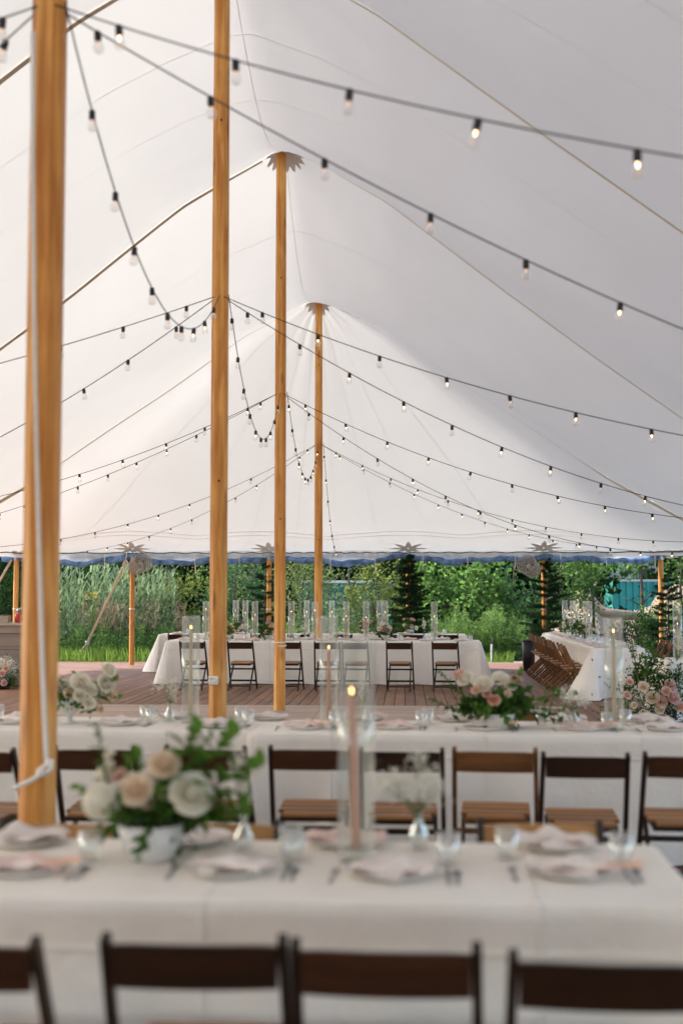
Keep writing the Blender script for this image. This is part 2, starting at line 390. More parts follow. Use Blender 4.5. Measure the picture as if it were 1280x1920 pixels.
b = MB(); b.tube([tp(u * 0.997, v - 0.02, EAVE_Z - 0.035 + 0.01 * math.sin(i * 1.3)) for i, (u, v) in enumerate(ED)], 0.012, 5); b.build('edge_rope', M['black'], tent)

# ------------------------------------------------------------------ rolled blue side wall under the end edge
mb = MB(); pts = []; rad = []
Us = np.linspace(-7.3, 7.25, 240)
for u in Us:
    k = min(range(len(END_U) - 1), key=lambda j: 0 if END_U[j] <= u <= END_U[j + 1] else 1 + min(abs(u - END_U[j]), abs(u - END_U[j + 1])))
    t = min(1, max(0, (u - END_U[k]) / (END_U[k + 1] - END_U[k])))
    sag = 0.11 * 4 * t * (1 - t) * (1.0 if u < 1 else 0.75) + 0.03 * math.sin(u * 3.1) + 0.02 * math.sin(u * 7.7)
    th = math.atan2(u, HIP); v = min(END_V - 0.10, RIDGE_V[-1] + HIP - 0.10)
    pts.append(T(u, v + 0.02 * math.sin(u * 5), EAVE_Z - 0.135 - sag)); rad.append(0.062 + 0.018 * math.sin(u * 4.3) * math.sin(u * 1.7) + 0.010 * math.sin(u * 19))
mb.tube([p - T(0, END_V) for p in pts], rad, 9)
wall_roll = thing('rolled_side_wall', 'rolled up blue and clear vinyl side wall tied under the far tent edge', 'tent wall', T(0, END_V))
mb.build('roll', M['roll'], wall_roll, True)
flap = []
for i, u in enumerate(Us[::2]):
    p = pts[::2][i] - T(0, END_V)
    flap.append([p + Vector((0, 0.015, 0.02)) + Vector((0, 0.02 * math.sin(i * .8), 0)), Vector((p.x, p.y + 0.06, EAVE_Z - 0.05))])
grid_mesh(flap).build('clear_skirt', M['clear_vinyl'], wall_roll, True)
for i, u in enumerate(np.linspace(-7, 7, 15)):
    k = int(np.argmin(abs(Us - u))); p = pts[k] - T(0, END_V)
    q = MB(); L = 0.06 + 0.16 * random.random()
    q.tube([Vector((p.x, p.y - .02, EAVE_Z - 0.06)), p + Vector((0, -rad[k] - 0.012, 0)), p + Vector((0.01, -.05, -rad[k] - 0.02)), p + Vector((0.02 * random.uniform(-1, 1), -.05, -rad[k] - L))], 0.008, 4)
    q.build('tie_cord', M['rope'], wall_roll)

# ------------------------------------------------------------------ centre poles
pole_names = ['thickest honey pine tent pole with white rope, beside the front table', 'tall honey pine tent pole rising behind the left part of the second table',
              'pine tent pole with a rope loop standing before the far dining tables', 'slimmest looking centre tent pole standing behind the far dining table']
POLES = []
def octa(w, c=0.27): h = w / 2; k = h * (1 - 2 * c); return [(-k, -h), (k, -h), (h, -k), (h, k), (k, h), (-k, h), (-h, k), (-h, -k)]
PX0 = [78, 410, 525, 597]
for i, v in enumerate(POLE_V):
    Y = T(0, v).y; X = (PX0[i] - 640) / F_PX * Y
    base = Vector((X, Y, 0.0)); top = RIDGE_Z[i + 2] - 0.03; POLES.append(base)
    t = thing('tent_pole', pole_names[i], 'tent pole', base, AX * -1, 'centre tent poles')
    mb = MB(); nz = 24; oc = octa(0.148)
    for k in range(nz + 1):
        z = 0.025 + (top - 0.025) * k / nz; s_ = 1.0 - 0.12 * (k / nz) ** 3
        mb.v += [(x * s_, y * s_, z) for x, y in oc]
    for k in range(nz):
        for j in range(8): mb.f.append((k * 8 + j, k * 8 + (j + 1) % 8, (k + 1) * 8 + (j + 1) % 8, (k + 1) * 8 + j))
    mb.f += [tuple(range(7, -1, -1)), tuple(range(nz * 8, nz * 8 + 8))]
    mb.build('shaft', M['pole'], t)
    q = MB(); q.lathe([(0.11, 0.0), (0.11, 0.02), (0.10, 0.035), (0.0, 0.036)], 20); q.build('base_plate', M['metal'], t)
    q = MB(); q.lathe([(0.0, 0), (0.011, 0.0), (0.011, 0.004), (0.0, 0.0042)], 10)
    for zz in ([2.6, 5.9] if i else [5.2]): part('bolt_hole', q.mesh('bolt_hole', M['black']), t, (0.01, -0.0735, zz), (R(90), 0, 0))
# ropes on the poles
t = thing('pole_rope', 'white rope running down the thickest pole and knotted near table height', 'rope', POLES[0])
mb = MB(); pr = POLES[0]
pt = [(62, 60), (62, 300), (64, 560), (68, 800), (73, 1000), (78, 1200), (83, 1330), (86, 1400), (88, 1432)]
mb.tube([at(x, y, 5.40) - pr for x, y in pt], 0.0115, 7); mb.build('line', M['rope'], t, True)
mb = MB(); kc = at(86, 1440, 5.395) - pr
mb.tube([kc + Vector((0.03 * math.sin(a * 2.0), -0.012 + 0.012 * math.cos(a * 3), 0.03 * math.cos(a * 1.6))) for a in np.linspace(0, 6.3, 26)], 0.011, 6); mb.build('knot', M['rope'], t, True)
mb = MB(); mb.tube([at(x, y, 5.37) - pr for x, y in [(84, 1445), (72, 1455), (58, 1464), (44, 1470), (30, 1477), (22, 1480)]], [0.012, 0.012, 0.012, 0.012, 0.011, 0.006], 6); mb.build('tail', M['rope'], t, True)
t = thing('pole_rope', 'bunched white rope knot through a hole low on the tall pole', 'rope', POLES[1])
mb = MB(); kc = at(400, 1276, 10.86) - POLES[1]
mb.tube([kc + Vector((0.035 * math.sin(a * 2.3), 0.015 * math.cos(a * 3.1), 0.03 * math.cos(a * 1.7))) for a in np.linspace(0, 12, 50)], 0.011, 6); mb.build('knot', M['rope'], t, True)
mb = MB(); mb.lathe([(0, 0), (0.016, 0), (0.016, 0.006), (0, 0.006)], 10); part('bolt_head', mb.mesh('bolt_head', M['black']), t, at(406, 1277, 10.91) - POLES[1], (R(90), 0, 0))
t = thing('pole_rope', 'thin white rope loop tied round the pole before the far dining table', 'rope', POLES[2])
mb = MB(); zc = at(525, 1204, 16.5).z
mb.tube([Vector((0.083 * math.cos(a) * (1.1 if abs(math.sin(2 * a)) > .9 else 1), 0.083 * math.sin(a), zc + 0.006 * math.sin(a))) for a in np.linspace(0, 2 * math.pi, 33)], 0.008, 5); mb.build('loop', M['rope'], t)
mb = MB(); mb.tube([at(x, y, 16.5) - POLES[2] for x, y in [(522, 1211), (529, 1212), (537, 1210)]], 0.009, 5); mb.build('tail', M['rope'], t)
mb = MB(); mb.lathe([(0, 0), (0.017, 0), (0.017, 0.004), (0, 0.004)], 10); part('bolt_hole', mb.mesh('bolt_hole', M['black']), t, at(522, 1211, 16.53) - POLES[2], (R(90), 0, 0))

# ------------------------------------------------------------------ edge poles
ep_label = ['edge tent pole behind the wooden bar counter', 'edge tent pole on the open left of the deck, grey drum at its top', 'edge tent pole half hidden by a spruce, left of the slim centre pole',
            'edge tent pole behind the dark spruce in the middle', 'edge tent pole with spruce and hanging grey drum right of middle', 'edge tent pole beside the teal corrugated container']
EPOLES = []
for i, u in enumerate(END_U):
    p = T(u, END_V - 0.12); EPOLES.append(p)
    t = thing('edge_pole', ep_label[i], 'tent pole', p, 0, 'tent poles along the far edge')
    mb = MB(); w = 0.052
    for k in range(9): mb.v += [(x, y, 0.025 + k / 8 * (EAVE_Z - 0.17)) for x, y in octa(2 * w)]
    for k in range(8):
        for j in range(8): mb.f.append((k * 8 + j, k * 8 + (j + 1) % 8, (k + 1) * 8 + (j + 1) % 8, (k + 1) * 8 + j))
    mb.f.append(tuple(range(64, 72)))
    mb.build('shaft', M['eave_pole'], t)
    q = MB(); q.lathe([(0.06, 0), (0.06, 0.09), (0.02, 0.10), (0.012, 0.20), (0.0, 0.2)], 12, (0, 0, EAVE_Z - 0.2)); q.build('top_cap', M['metal'], t)
    q = MB(); q.tube([Vector((0.06 * math.cos(a), 0.06 * math.sin(a), 1.25)) for a in np.linspace(0, 6.283, 20)], 0.008, 5); q.build('cord_ring', M['rope'], t)
# guy straps outside the end edge
def guy(px_top, px_mid, px_bot, label, Yt, Yb):
    a = at(*px_top, Yt); c = on_z(*px_bot, 0.02); m_ = a.lerp(c, 0.83)
    t = thing('guy_strap', label, 'guy strap', c)
    q = MB(); q.bar(a - c, m_ - c, 0.05, 0.006, (1, 0.3, 0)); q.build('webbing', M['strap2'], t)
    for dx in (-0.12, 0.16):
        q = MB(); q.bar(m_ - c, Vector((dx, 0, 0)), 0.045, 0.006, (1, 0.3, 0)); q.build('lower_webbing', M['strap2'], t)
    q = MB(); q.box(m_ - c, (0.09, 0.05, 0.10), None, 0.01); q.build('ratchet', M['metal'], t)
    for dx in (-0.12, 0.16):
        q = MB(); q.tube([(dx, 0, -0.08), (dx, 0, 0.06)], 0.016, 8); q.build('stake', M['metal'], t)
M['strap2'] = m_plain('pale_strap', (0.58, 0.52, 0.42), 0.8, var=0.08, scale=30)
guy((240, 1046), None, (150, 1236), 'pale guy strap slanting from the edge pole to the grass', 27.1, 28.9)
guy((22, 1050), None, (-85, 1240), 'short pale guy strap end slanting out behind the bar counter', 27.2, 28.9)
# wire drums
def drum(c, rot, label):
    t = thing('wire_drum', label, 'wire drum', c); t.rotation_euler = rot
    q = MB(); N = 22; r0, r1, L = 0.17, 0.21, 0.36
    for k in range(N):
        a = 2 * math.pi * k / N; q.tube([(r0 * math.cos(a), r0 * math.sin(a), -L / 2), (r1 * math.cos(a), r1 * math.sin(a), L / 2)], 0.004, 4)
    for j in range(9):
        f = j / 8; r = r0 + (r1 - r0) * f
        q.tube([(r * math.cos(a), r * math.sin(a), -L / 2 + L * f) for a in np.linspace(0, 6.2832, 25)], 0.004 if 0 < j < 8 else 0.008, 4)
    for j in range(4):
        q.tube([(r1 * (j + 1) / 5 * math.cos(a), r1 * (j + 1) / 5 * math.sin(a), L / 2) for a in np.linspace(0, 6.2832, 20)], 0.004, 4)
    q.build('cage', M['cage'], t)
    q = MB(); q.lathe([(0.0, -L / 2), (r0 * .97, -L / 2), (r1 * .97, L / 2 - 0.02)], 24); q.build('gauze_lining', M['gauze'], t, True)
    q = MB(); q.lathe([(0, -.08), (0.05, -.08), (0.05, .06), (0, .06)], 12); q.build('lamp_core', M['cage'], t)
M['cage'] = m_plain('grey_cane', (0.40, 0.37, 0.35), 0.7)
def m_gauze():
    m, n, l, b = newmat('gauze'); b.inputs['Base Color'].default_value = (0.45, 0.42, 0.40, 1); b.inputs['Roughness'].default_value = 0.9
    b.inputs['Alpha'].default_value = 0.38; return m
M['gauze'] = m_gauze()
drum(at(262, 1058, 26.6), (R(72), R(10), R(35)), 'grey gauze drum hanging at the top of the open left edge pole')
drum(at(992, 1063, 26.3), (R(68), R(-14), R(-30)), 'grey gauze drum hanging by the edge pole right of middle')
q = MB(); c = at(236, 1062, 26.7); q.tube([c + Vector((0.055 * math.sin(a), 0, 0.13 * math.cos(a))) for a in np.linspace(0, 6.283, 22)], 0.011, 5)
q.tube([c + Vector((0.0, 0, .13)), c + Vector((0.02, 0, 0.3))], 0.011, 5)
o = MB(); o.v = [tuple(Vector(p) - c) for p in q.v]; o.f = q.f; ob = o.build('rope_loop', M['rope'], None, True, c)
tag(ob, 'white rope loop dangling beside the open left edge pole', 'rope')
# ------------------------------------------------------------------ ground and deck
M['soil'] = m_plain('meadow_soil', (0.07, 0.085, 0.03), 0.95, var=0.45, scale=0.9, bmp=0.3)
mb = MB(); n = 60; xs = np.linspace(-1, 1, n); S = 700
vv = [(S * x ** 3, 40 + S * y ** 3, -0.12 + 0.05 * math.sin(x * 90) * math.cos(y * 70)) for y in xs for x in xs]
mb.v = vv; mb.f = [(j * n + i, j * n + i + 1, (j + 1) * n + i + 1, (j + 1) * n + i) for j in range(n - 1) for i in range(n - 1)]
tag(mb.build('ground', M['soil'], None, True), kind='structure')
deck = thing('deck', None, None, T(0, 9)); tag(deck, kind='structure')
V0, V1, V2 = 15.2, 24.6, 28.75
q = MB()
def slab(mb, u0, u1, v0, v1, z0, z1):
    p = [tp(u, v, z) for z in (z0, z1) for (u, v) in ((u0, v0), (u1, v0), (u1, v1), (u0, v1))]
    mb.add(p, [(3, 2, 1, 0), (4, 5, 6, 7), (0, 1, 5, 4), (1, 2, 6, 5), (2, 3, 7, 6), (3, 0, 4, 7)])
slab(q, -8.9, 8.6, -9, V2, -0.20, -0.035); q.build('deck_frame', M['under'], deck)
W = 0.153; g = 0.009
def plank(L, mat, axis):
    key = (round(L, 3), mat.name)
    if key not in _pk:
        mb = MB(); sz = (W - g, L - 0.004, 0.03) if axis == 'Y' else (L - 0.004, W - g, 0.03)
        mb.box((0, 0, -0.015), sz, None, 0.003); _pk[key] = mb.mesh('plank', mat)
    return _pk[key]
_pk = {}
u = -8.55; row = 0
while u < 8.3:
    cut = V0 + (V1 - V0) * (0.33 if row % 2 else 0.66)
    for a, b in ((V0, cut), (cut, V1)):
        p = tp(u, (a + b) / 2, random.uniform(-0.0012, 0.0012)); part('plank', plank(b - a, M['plank'], 'Y'), deck, p, (random.uniform(-.0001, .0001), 0, -AX))
    u += W; row += 1
v = V1 + W / 2; row = 0
while v < V2:
    cuts = [-8.8, -4.2 + (row % 3) * 1.3, 2.0 + (row % 2) * 2.1, 8.5]
    for a, b in zip(cuts[:-1], cuts[1:]):
        part('plank', plank(b - a, M['plank_x'], 'X'), deck, tp((a + b) / 2, v, random.uniform(-.0012, .0012)), (0, 0, -AX))
    v += W; row += 1
q = MB(); u = -8.55
while u < 8.3:     # the rest of the boards, under the near tables
    for a, b in ((-8.5, 4.0), (4.0, V0)):
        p = [tp(u + du, vv_, z) for z in (-0.03, 0.0) for (du, vv_) in ((-W / 2 + g / 2, a + .003), (W / 2 - g / 2, a + .003), (W / 2 - g / 2, b - .003), (-W / 2 + g / 2, b - .003))]
        q.add(p, [(3, 2, 1, 0), (4, 5, 6, 7), (0, 1, 5, 4), (1, 2, 6, 5), (2, 3, 7, 6), (3, 0, 4, 7)])
    u += W
tag(q.build('near_planks', M['plank'], deck), kind='stuff')
# the paler dance floor boards laid on the deck
dance = thing('dance_floor', None, None, T(0, 9)); tag(dance, kind='structure')
uL, uR = T_inv(-3.65, 17.2)[0], T_inv(3.1, 17.2)[0]
v = 17.35 - 0.09
for k in range(26):
    L = (uR - uL) / 2
    for j in range(2):
        mb_key = ('d', round(L, 3))
        if mb_key not in _pk:
            mb = MB(); mb.box((0, 0, 0), (L - 0.004, 0.174, 0.018), None, 0.002); _pk[mb_key] = mb.mesh('plank', M['dance'])
        part('plank', _pk[mb_key], dance, tp(uL + L * (j + .5), v, 0.0175), (0, 0, -AX))
    v -= 0.178
q = MB(); a, b = tp(uL, 17.39, 0.014), tp(uR, 17.39, 0.014); q.bar(a, b, 0.07, 0.022, (0, 1, 0), 0.004); q.build('edge_trim', m_wood('pale_trim', (0.42, 0.33, 0.26), (0.55, 0.45, 0.37), 'X', 0.5), dance)

# unseen pale gravel sheet added round the near sides to bounce warm light inside
q = MB(); ring = [(-9.2, 18), (-9.2, -9.3), (8.9, -9.3), (8.9, 20)]; out = [(-60, 18), (-60, -70), (60, -70), (60, 20)]
q.v = [tuple(T(u, v, -0.035)) for u, v in ring + out]; q.f = [(0, 4, 5, 1), (1, 5, 6, 2), (2, 6, 7, 3)]
M['gravel'] = m_plain('gravel', (0.46, 0.39, 0.30), .95, var=.25, scale=8, bmp=.4)
tag(q.build('bounce_yard', M['gravel']), kind='structure')
# ------------------------------------------------------------------ string lights
q = MB(); q.lathe([(0.0, 0.004), (0.010, 0.004), (0.0155, -0.002), (0.0165, -0.012), (0.0165, -0.040), (0.0145, -0.046), (0.0, -0.046)], 10); SOCK = q.mesh('socket', M['black'], True)
q = MB(); q.lathe([(0.012, -0.044), (0.0140, -0.052), (0.0225, -0.066), (0.0265, -0.081), (0.0245, -0.095), (0.0155, -0.105), (0.0, -0.108)], 12); GLOBE = q.mesh('glass_globe', M['bulb_glass'], True)
q = MB(); q.lathe([(0, -0.047), (0.006, -0.049), (0.0045, -0.056), (0.0035, -0.064), (0.002, -0.069), (0, -0.07)], 6); FIL = [q.mesh('filament', M['filament'], True), q.mesh('filament', M['filament_dim'], True)]
def string(label, P, E, pix=None, sag=None, spacing=0.60, first=0.35, wob=0.10, lit=0.5):
    P, E = Vector(P), Vector(E); h = Vector((E.x - P.x, E.y - P.y, 0)); Lh = h.length; h.normalize()
    if pix:
        n = Vector((-h.y, h.x, 0)); S, Z = [], []
        for x, y in pix:
            d = ray(x, y); o = Vector((0, 0, CAM_H)); k = (P - o).dot(n) / d.dot(n); Q = o + d * k
            S.append((Q - P).dot(h)); Z.append(Q.z - P.z)
        S.append(Lh); Z.append(E.z - P.z)
        S, Z = np.array(S), np.array(Z); w = np.ones(len(S)); w[-1] = 0.6
        A = np.stack([S, S ** 2], 1); c = np.linalg.lstsq(A * w[:, None], Z * w, rcond=None)[0]
        zf = lambda s_: P.z + c[0] * s_ + c[1] * s_ * s_
    else:
        zf = lambda s_: P.z + (E.z - P.z) * s_ / Lh - 4 * sag * (s_ / Lh) * (1 - s_ / Lh)
    pts = []; N = 70
    for i in range(N + 1):
        s_ = Lh * i / N; p = P + h * s_; pts.append(Vector((p.x, p.y, zf(s_))))
    t = thing('string_light', label, 'string lights', P, 0, 'festoon string lights under the tent roof')
    q = MB(); q.tube([p - P for p in pts], 0.0043, 5); q.build('cable', M['black'], t)
    cum = [0.0]
    for a, b in zip(pts[:-1], pts[1:]): cum.append(cum[-1] + (b - a).length)
    s_ = first
    while s_ < cum[-1] - 0.15:
        f = np.interp(s_, cum, range(N + 1)); i = min(N - 1, int(f)); p = pts[i].lerp(pts[i + 1], f - i)
        b = part('bulb_socket', SOCK, t, p - P, (random.gauss(0, wob), random.gauss(0, wob), random.uniform(0, 6)))
        part('glass_globe', GLOBE, b); part('filament', FIL[0 if random.random() < lit else 1], b)
        s_ += spacing * random.uniform(.93, 1.07)
    return t
LZ = [4.30, 4.29, 4.33, 4.42]
PL = [Vector((POLES[i].x, POLES[i].y - 0.05, LZ[i])) for i in range(4)]
def side(sg, v, z=2.42): p = T(sg * 7.5, v); return Vector((p.x, p.y, z))
rE = [side(1, 2.9), side(1, 9.0), side(1, 14.9), side(1, 20.7)]; lE = [side(-1, 3.0), side(-1, 9.0), side(-1, 14.9), side(-1, 20.7)]
string('string of festoon bulbs nearest the viewer, crossing the top right', PL[0], rE[0], [(205, 22), (412, 92), (647, 163), (908, 230), (1210, 288), (1279, 300)], first=0.42, lit=0.9)
string('second festoon string crossing the right roof slope below the nearest one', PL[0], rE[1], [(210, 40), (402, 168), (615, 295), (823, 410), (1019, 508), (1214, 594), (1279, 622)], first=0.25, lit=0.15)
string('upper festoon string running right from the tall second pole', PL[1], rE[1] + Vector((0.02, .1, -.03)), [(520, 590), (622, 635), (739, 680), (863, 718), (994, 755), (1132, 787), (1279, 812)], first=0.45)
string('lower festoon string running right from the tall second pole', PL[1], rE[2], [(545, 632), (653, 700), (761, 760), (868, 812), (975, 855), (1079, 892), (1184, 921), (1279, 940)], first=0.30)
string('upper festoon string running right from the third pole', PL[2], rE[2] + Vector((0.02, .1, -.03)), [(602, 770), (678, 806), (755, 841), (836, 873), (920, 901), (1010, 924), (1103, 943), (1202, 958), (1279, 966)], first=0.40)
string('lower festoon string running right from the third pole', PL[2], rE[3], [(657, 826), (728, 873), (798, 914), (871, 950), (943, 978), (1015, 1001), (1088, 1017), (1160, 1025)], first=0.5)
string('upper festoon string running right from the farthest pole', PL[3], rE[3] + Vector((0.02, .1, -.03)), [(642, 855), (695, 882), (752, 909), (810, 930), (935, 968), (1000, 984), (1068, 996), (1139, 1003), (1213, 1009)], first=0.4)
string('lower festoon string running right from the farthest pole to the far edge', PL[3], at(1165, 1030, 26.7), [(685, 882), (738, 910), (792, 934), (845, 957), (900, 976), (953, 990), (1005, 1005)], first=0.5)
string('upper festoon string running left from the tall second pole', PL[1], lE[1], [(330, 577), (205, 620), (60, 665), (0, 683)], first=0.32)
string('lower festoon string running left from the tall second pole', PL[1], lE[2], [(300, 640), (223, 690), (127, 749), (32, 800), (0, 818)], first=0.55)
string('upper festoon string running left from the third pole', PL[2], lE[2] + Vector((0.02, .1, -.03)), [(450, 775), (371, 811), (288, 844), (202, 873), (113, 900), (18, 921)], first=0.5)
string('lower festoon string running left from the third pole', PL[2], lE[3], [(432, 793), (327, 840), (259, 869), (191, 895), (125, 918), (0, 956)], first=0.35)
string('upper festoon string running left from the farthest pole', PL[3], lE[3] + Vector((0.02, .1, -.03)), [(578, 845), (463, 903), (341, 952), (275, 973), (208, 990), (140, 1004)], first=0.25)
string('lower festoon string running left from the farthest pole to the far edge', PL[3], at(150, 1036, 26.7), [(545, 868), (495, 902), (444, 932), (342, 981), (292, 1001), (243, 1016)], first=0.5)
string('festoon string leaving the thickest pole toward the left, nearer one', PL[0], lE[0], sag=0.55, first=0.22)
string('festoon string leaving the thickest pole toward the left, farther one', PL[0], lE[1] + Vector((0, .1, -.03)), sag=0.55, first=0.28)
string('swagged festoon string hanging between the thickest pole and the next', PL[0] + Vector((0.08, 0, 0)), PL[1], sag=0.80, first=0.62, spacing=0.58, wob=0.04)
string('swagged festoon string hanging between the second and third poles', PL[1] + Vector((0.08, 0, 0)), PL[2], sag=0.95, first=0.30, spacing=0.58, wob=0.04)
string('swagged festoon string hanging between the third and farthest poles', PL[2] + Vector((0.09, 0, 0)), PL[3], sag=0.92, first=0.30, wob=0.04)
string('short festoon string falling from the farthest pole to the far edge', PL[3] + Vector((0.09, 0, 0)), at(633, 1036, 26.8), sag=0.55, first=0.3, wob=0.04)
# ------------------------------------------------------------------ wooden folding chairs
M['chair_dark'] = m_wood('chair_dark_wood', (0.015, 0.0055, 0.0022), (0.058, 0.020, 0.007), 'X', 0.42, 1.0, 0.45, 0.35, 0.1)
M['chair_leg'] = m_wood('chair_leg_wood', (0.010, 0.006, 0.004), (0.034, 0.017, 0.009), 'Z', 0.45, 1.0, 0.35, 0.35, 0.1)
M['chair_seat'] = m_wood('chair_seat_wood', (0.17, 0.068, 0.018), (0.36, 0.165, 0.050), 'X', 0.45, 1.0, 0.25, 0.35, 0.12)
M['chair_warm'] = m_wood('chair_warm_wood', (0.10, 0.042, 0.014), (0.24, 0.105, 0.034), 'Z', 0.5, 1.0, 0.3, 0.3, 0.1)
M['chair_warm_x'] = m_wood('chair_warm_wood_x', (0.085, 0.036, 0.012), (0.20, 0.088, 0.030), 'X', 0.5, 1.0, 0.3, 0.3, 0.1)
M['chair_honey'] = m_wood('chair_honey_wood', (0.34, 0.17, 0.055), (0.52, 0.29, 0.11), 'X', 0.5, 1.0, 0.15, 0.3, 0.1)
def chair_meshes(dk, lg, st):
    d = {}
    q = MB(); nn = 9                                    # curved top board
    for i in range(nn):
        x = -0.195 + 0.39 * i / (nn - 1); y = -0.016 * (1 - (2 * i / (nn - 1) - 1) ** 2)
        zt = 0.783 - 0.004 * abs(2 * i / (nn - 1) - 1) ** 6
        q.v += [(x, y - 0.155, 0.792 * 0 + 0.676), (x, y - 0.137, 0.676), (x, y - 0.161, zt), (x, y - 0.179, zt)]
    for i in range(nn - 1):
        a, b = 4 * i, 4 * i + 4
        q.f += [(a, b, b + 1, a + 1), (a + 1, b + 1, b + 2, a + 2), (a + 2, b + 2, b + 3, a + 3), (a + 3, b + 3, b, a)]
    q.f += [(0, 1, 2, 3), (4 * nn - 1, 4 * nn - 2, 4 * nn - 3, 4 * nn - 4)]
    d['back_rail'] = q.mesh('back_rail', dk)
    for sg in (-1, 1):
        q = MB(); q.bar((sg * 0.207, -0.172, 0.80), (sg * 0.222, 0.215, 0.0), 0.024, 0.038, (1, 0, 0), 0.004); d['stile', sg] = q.mesh('stile', lg)
        q = MB(); q.bar((sg * 0.172, 0.205, 0.425), (sg * 0.178, -0.245, 0.0), 0.022, 0.034, (1, 0, 0), 0.004); d['rear_leg', sg] = q.mesh('rear_leg', lg)
    for k in range(4):
        q = MB(); y0 = -0.135 + 0.098 * k; w = 0.36 if k else 0.30
        q.box((0, y0 + 0.047, 0.438 + 0.004 * k), (w, 0.0945, 0.019), None, 0.004); d['seat_slat', k] = q.mesh('seat_slat', st)
    q = MB(); q.box((0, -0.09, 0.415), (0.33, 0.022, 0.03), None, 0.003); q.box((0, 0.2, 0.423), (0.33, 0.022, 0.03), None, 0.003)
    for sg in (-1, 1): q.box((sg * 0.155, 0.055, 0.418), (0.022, 0.27, 0.028), None, 0.003)
    d['seat_frame'] = q.mesh('seat_frame', lg)
    q = MB(); q.bar((-0.21, 0.055, 0.335), (0.21, 0.055, 0.335), 0.028, 0.018, (0, 0, 1), 0.003); d['stretcher', 0] = q.mesh('stretcher', lg)
    q = MB(); q.bar((-0.215, 0.15, 0.135), (0.215, 0.15, 0.135), 0.032, 0.018, (0, 0, 1), 0.003); d['stretcher', 1] = q.mesh('stretcher', lg)
    q = MB(); q.bar((-0.175, -0.175, 0.068), (0.175, -0.175, 0.068), 0.026, 0.018, (0, 0, 1), 0.003); d['stretcher', 2] = q.mesh('stretcher', lg)
    return d
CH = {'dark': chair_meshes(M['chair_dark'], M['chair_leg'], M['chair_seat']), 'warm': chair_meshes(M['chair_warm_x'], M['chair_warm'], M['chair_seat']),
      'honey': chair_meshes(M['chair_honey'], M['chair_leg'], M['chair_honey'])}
def chair(X, Y, rz, label, group, kind='dark'):
    t = thing('folding_chair', label, 'chair', (X, Y, 0.003), rz, group)
    for k, m in CH[kind].items(): part(k if isinstance(k, str) else k[0], m, t)
    return t

# ------------------------------------------------------------------ tables under cloths
def m_linen():
    m, n, l, b = newmat('linen'); mp = coord(n, l)
    t = tex_noise(n, l, mp.outputs[0], 2.2, 5); r = ramp(n, [(0.3, (0.80, 0.745, 0.665)), (0.7, (0.87, 0.815, 0.735))]); l.new(t.outputs[0], r.inputs[0]); l.new(r.outputs[0], b.inputs['Base Color'])
    b.inputs['Roughness'].default_value = 0.9; b.inputs['Specular IOR Level'].default_value = 0.15
    # soft wrinkles plus the sharp folds left from ironing
    t2 = tex_noise(n, l, mp.outputs[0], 5.0, 6, 0.6, 0.4)
    sp = n.new('ShaderNodeSeparateXYZ'); l.new(mp.outputs[0], sp.inputs[0])
    tot = t2.outputs[0]
    for o, per, am in ((0, 0.46, 0.35), (2, 0.31, 0.22)):
        pp = n.new('ShaderNodeMath'); pp.operation = 'PINGPONG'; pp.inputs[1].default_value = per; l.new(sp.outputs[o], pp.inputs[0])
        mr = n.new('ShaderNodeMapRange'); mr.inputs['From Min'].default_value = 0.0; mr.inputs['From Max'].default_value = 0.014; mr.inputs['To Min'].default_value = am; mr.inputs['To Max'].default_value = 0.0
        l.new(pp.outputs[0], mr.inputs['Value']); a = n.new('ShaderNodeMath'); a.operation = 'ADD'; l.new(tot, a.inputs[0]); l.new(mr.outputs[0], a.inputs[1]); tot = a.outputs[0]
    bump(n, l, tot, b, 0.9, 0.02)
    return m
M['linen'] = m_linen()
M['table_wood'] = m_wood('table_wood', (0.25, 0.15, 0.08), (0.4, 0.26, 0.15), 'X')
TOP = 0.757
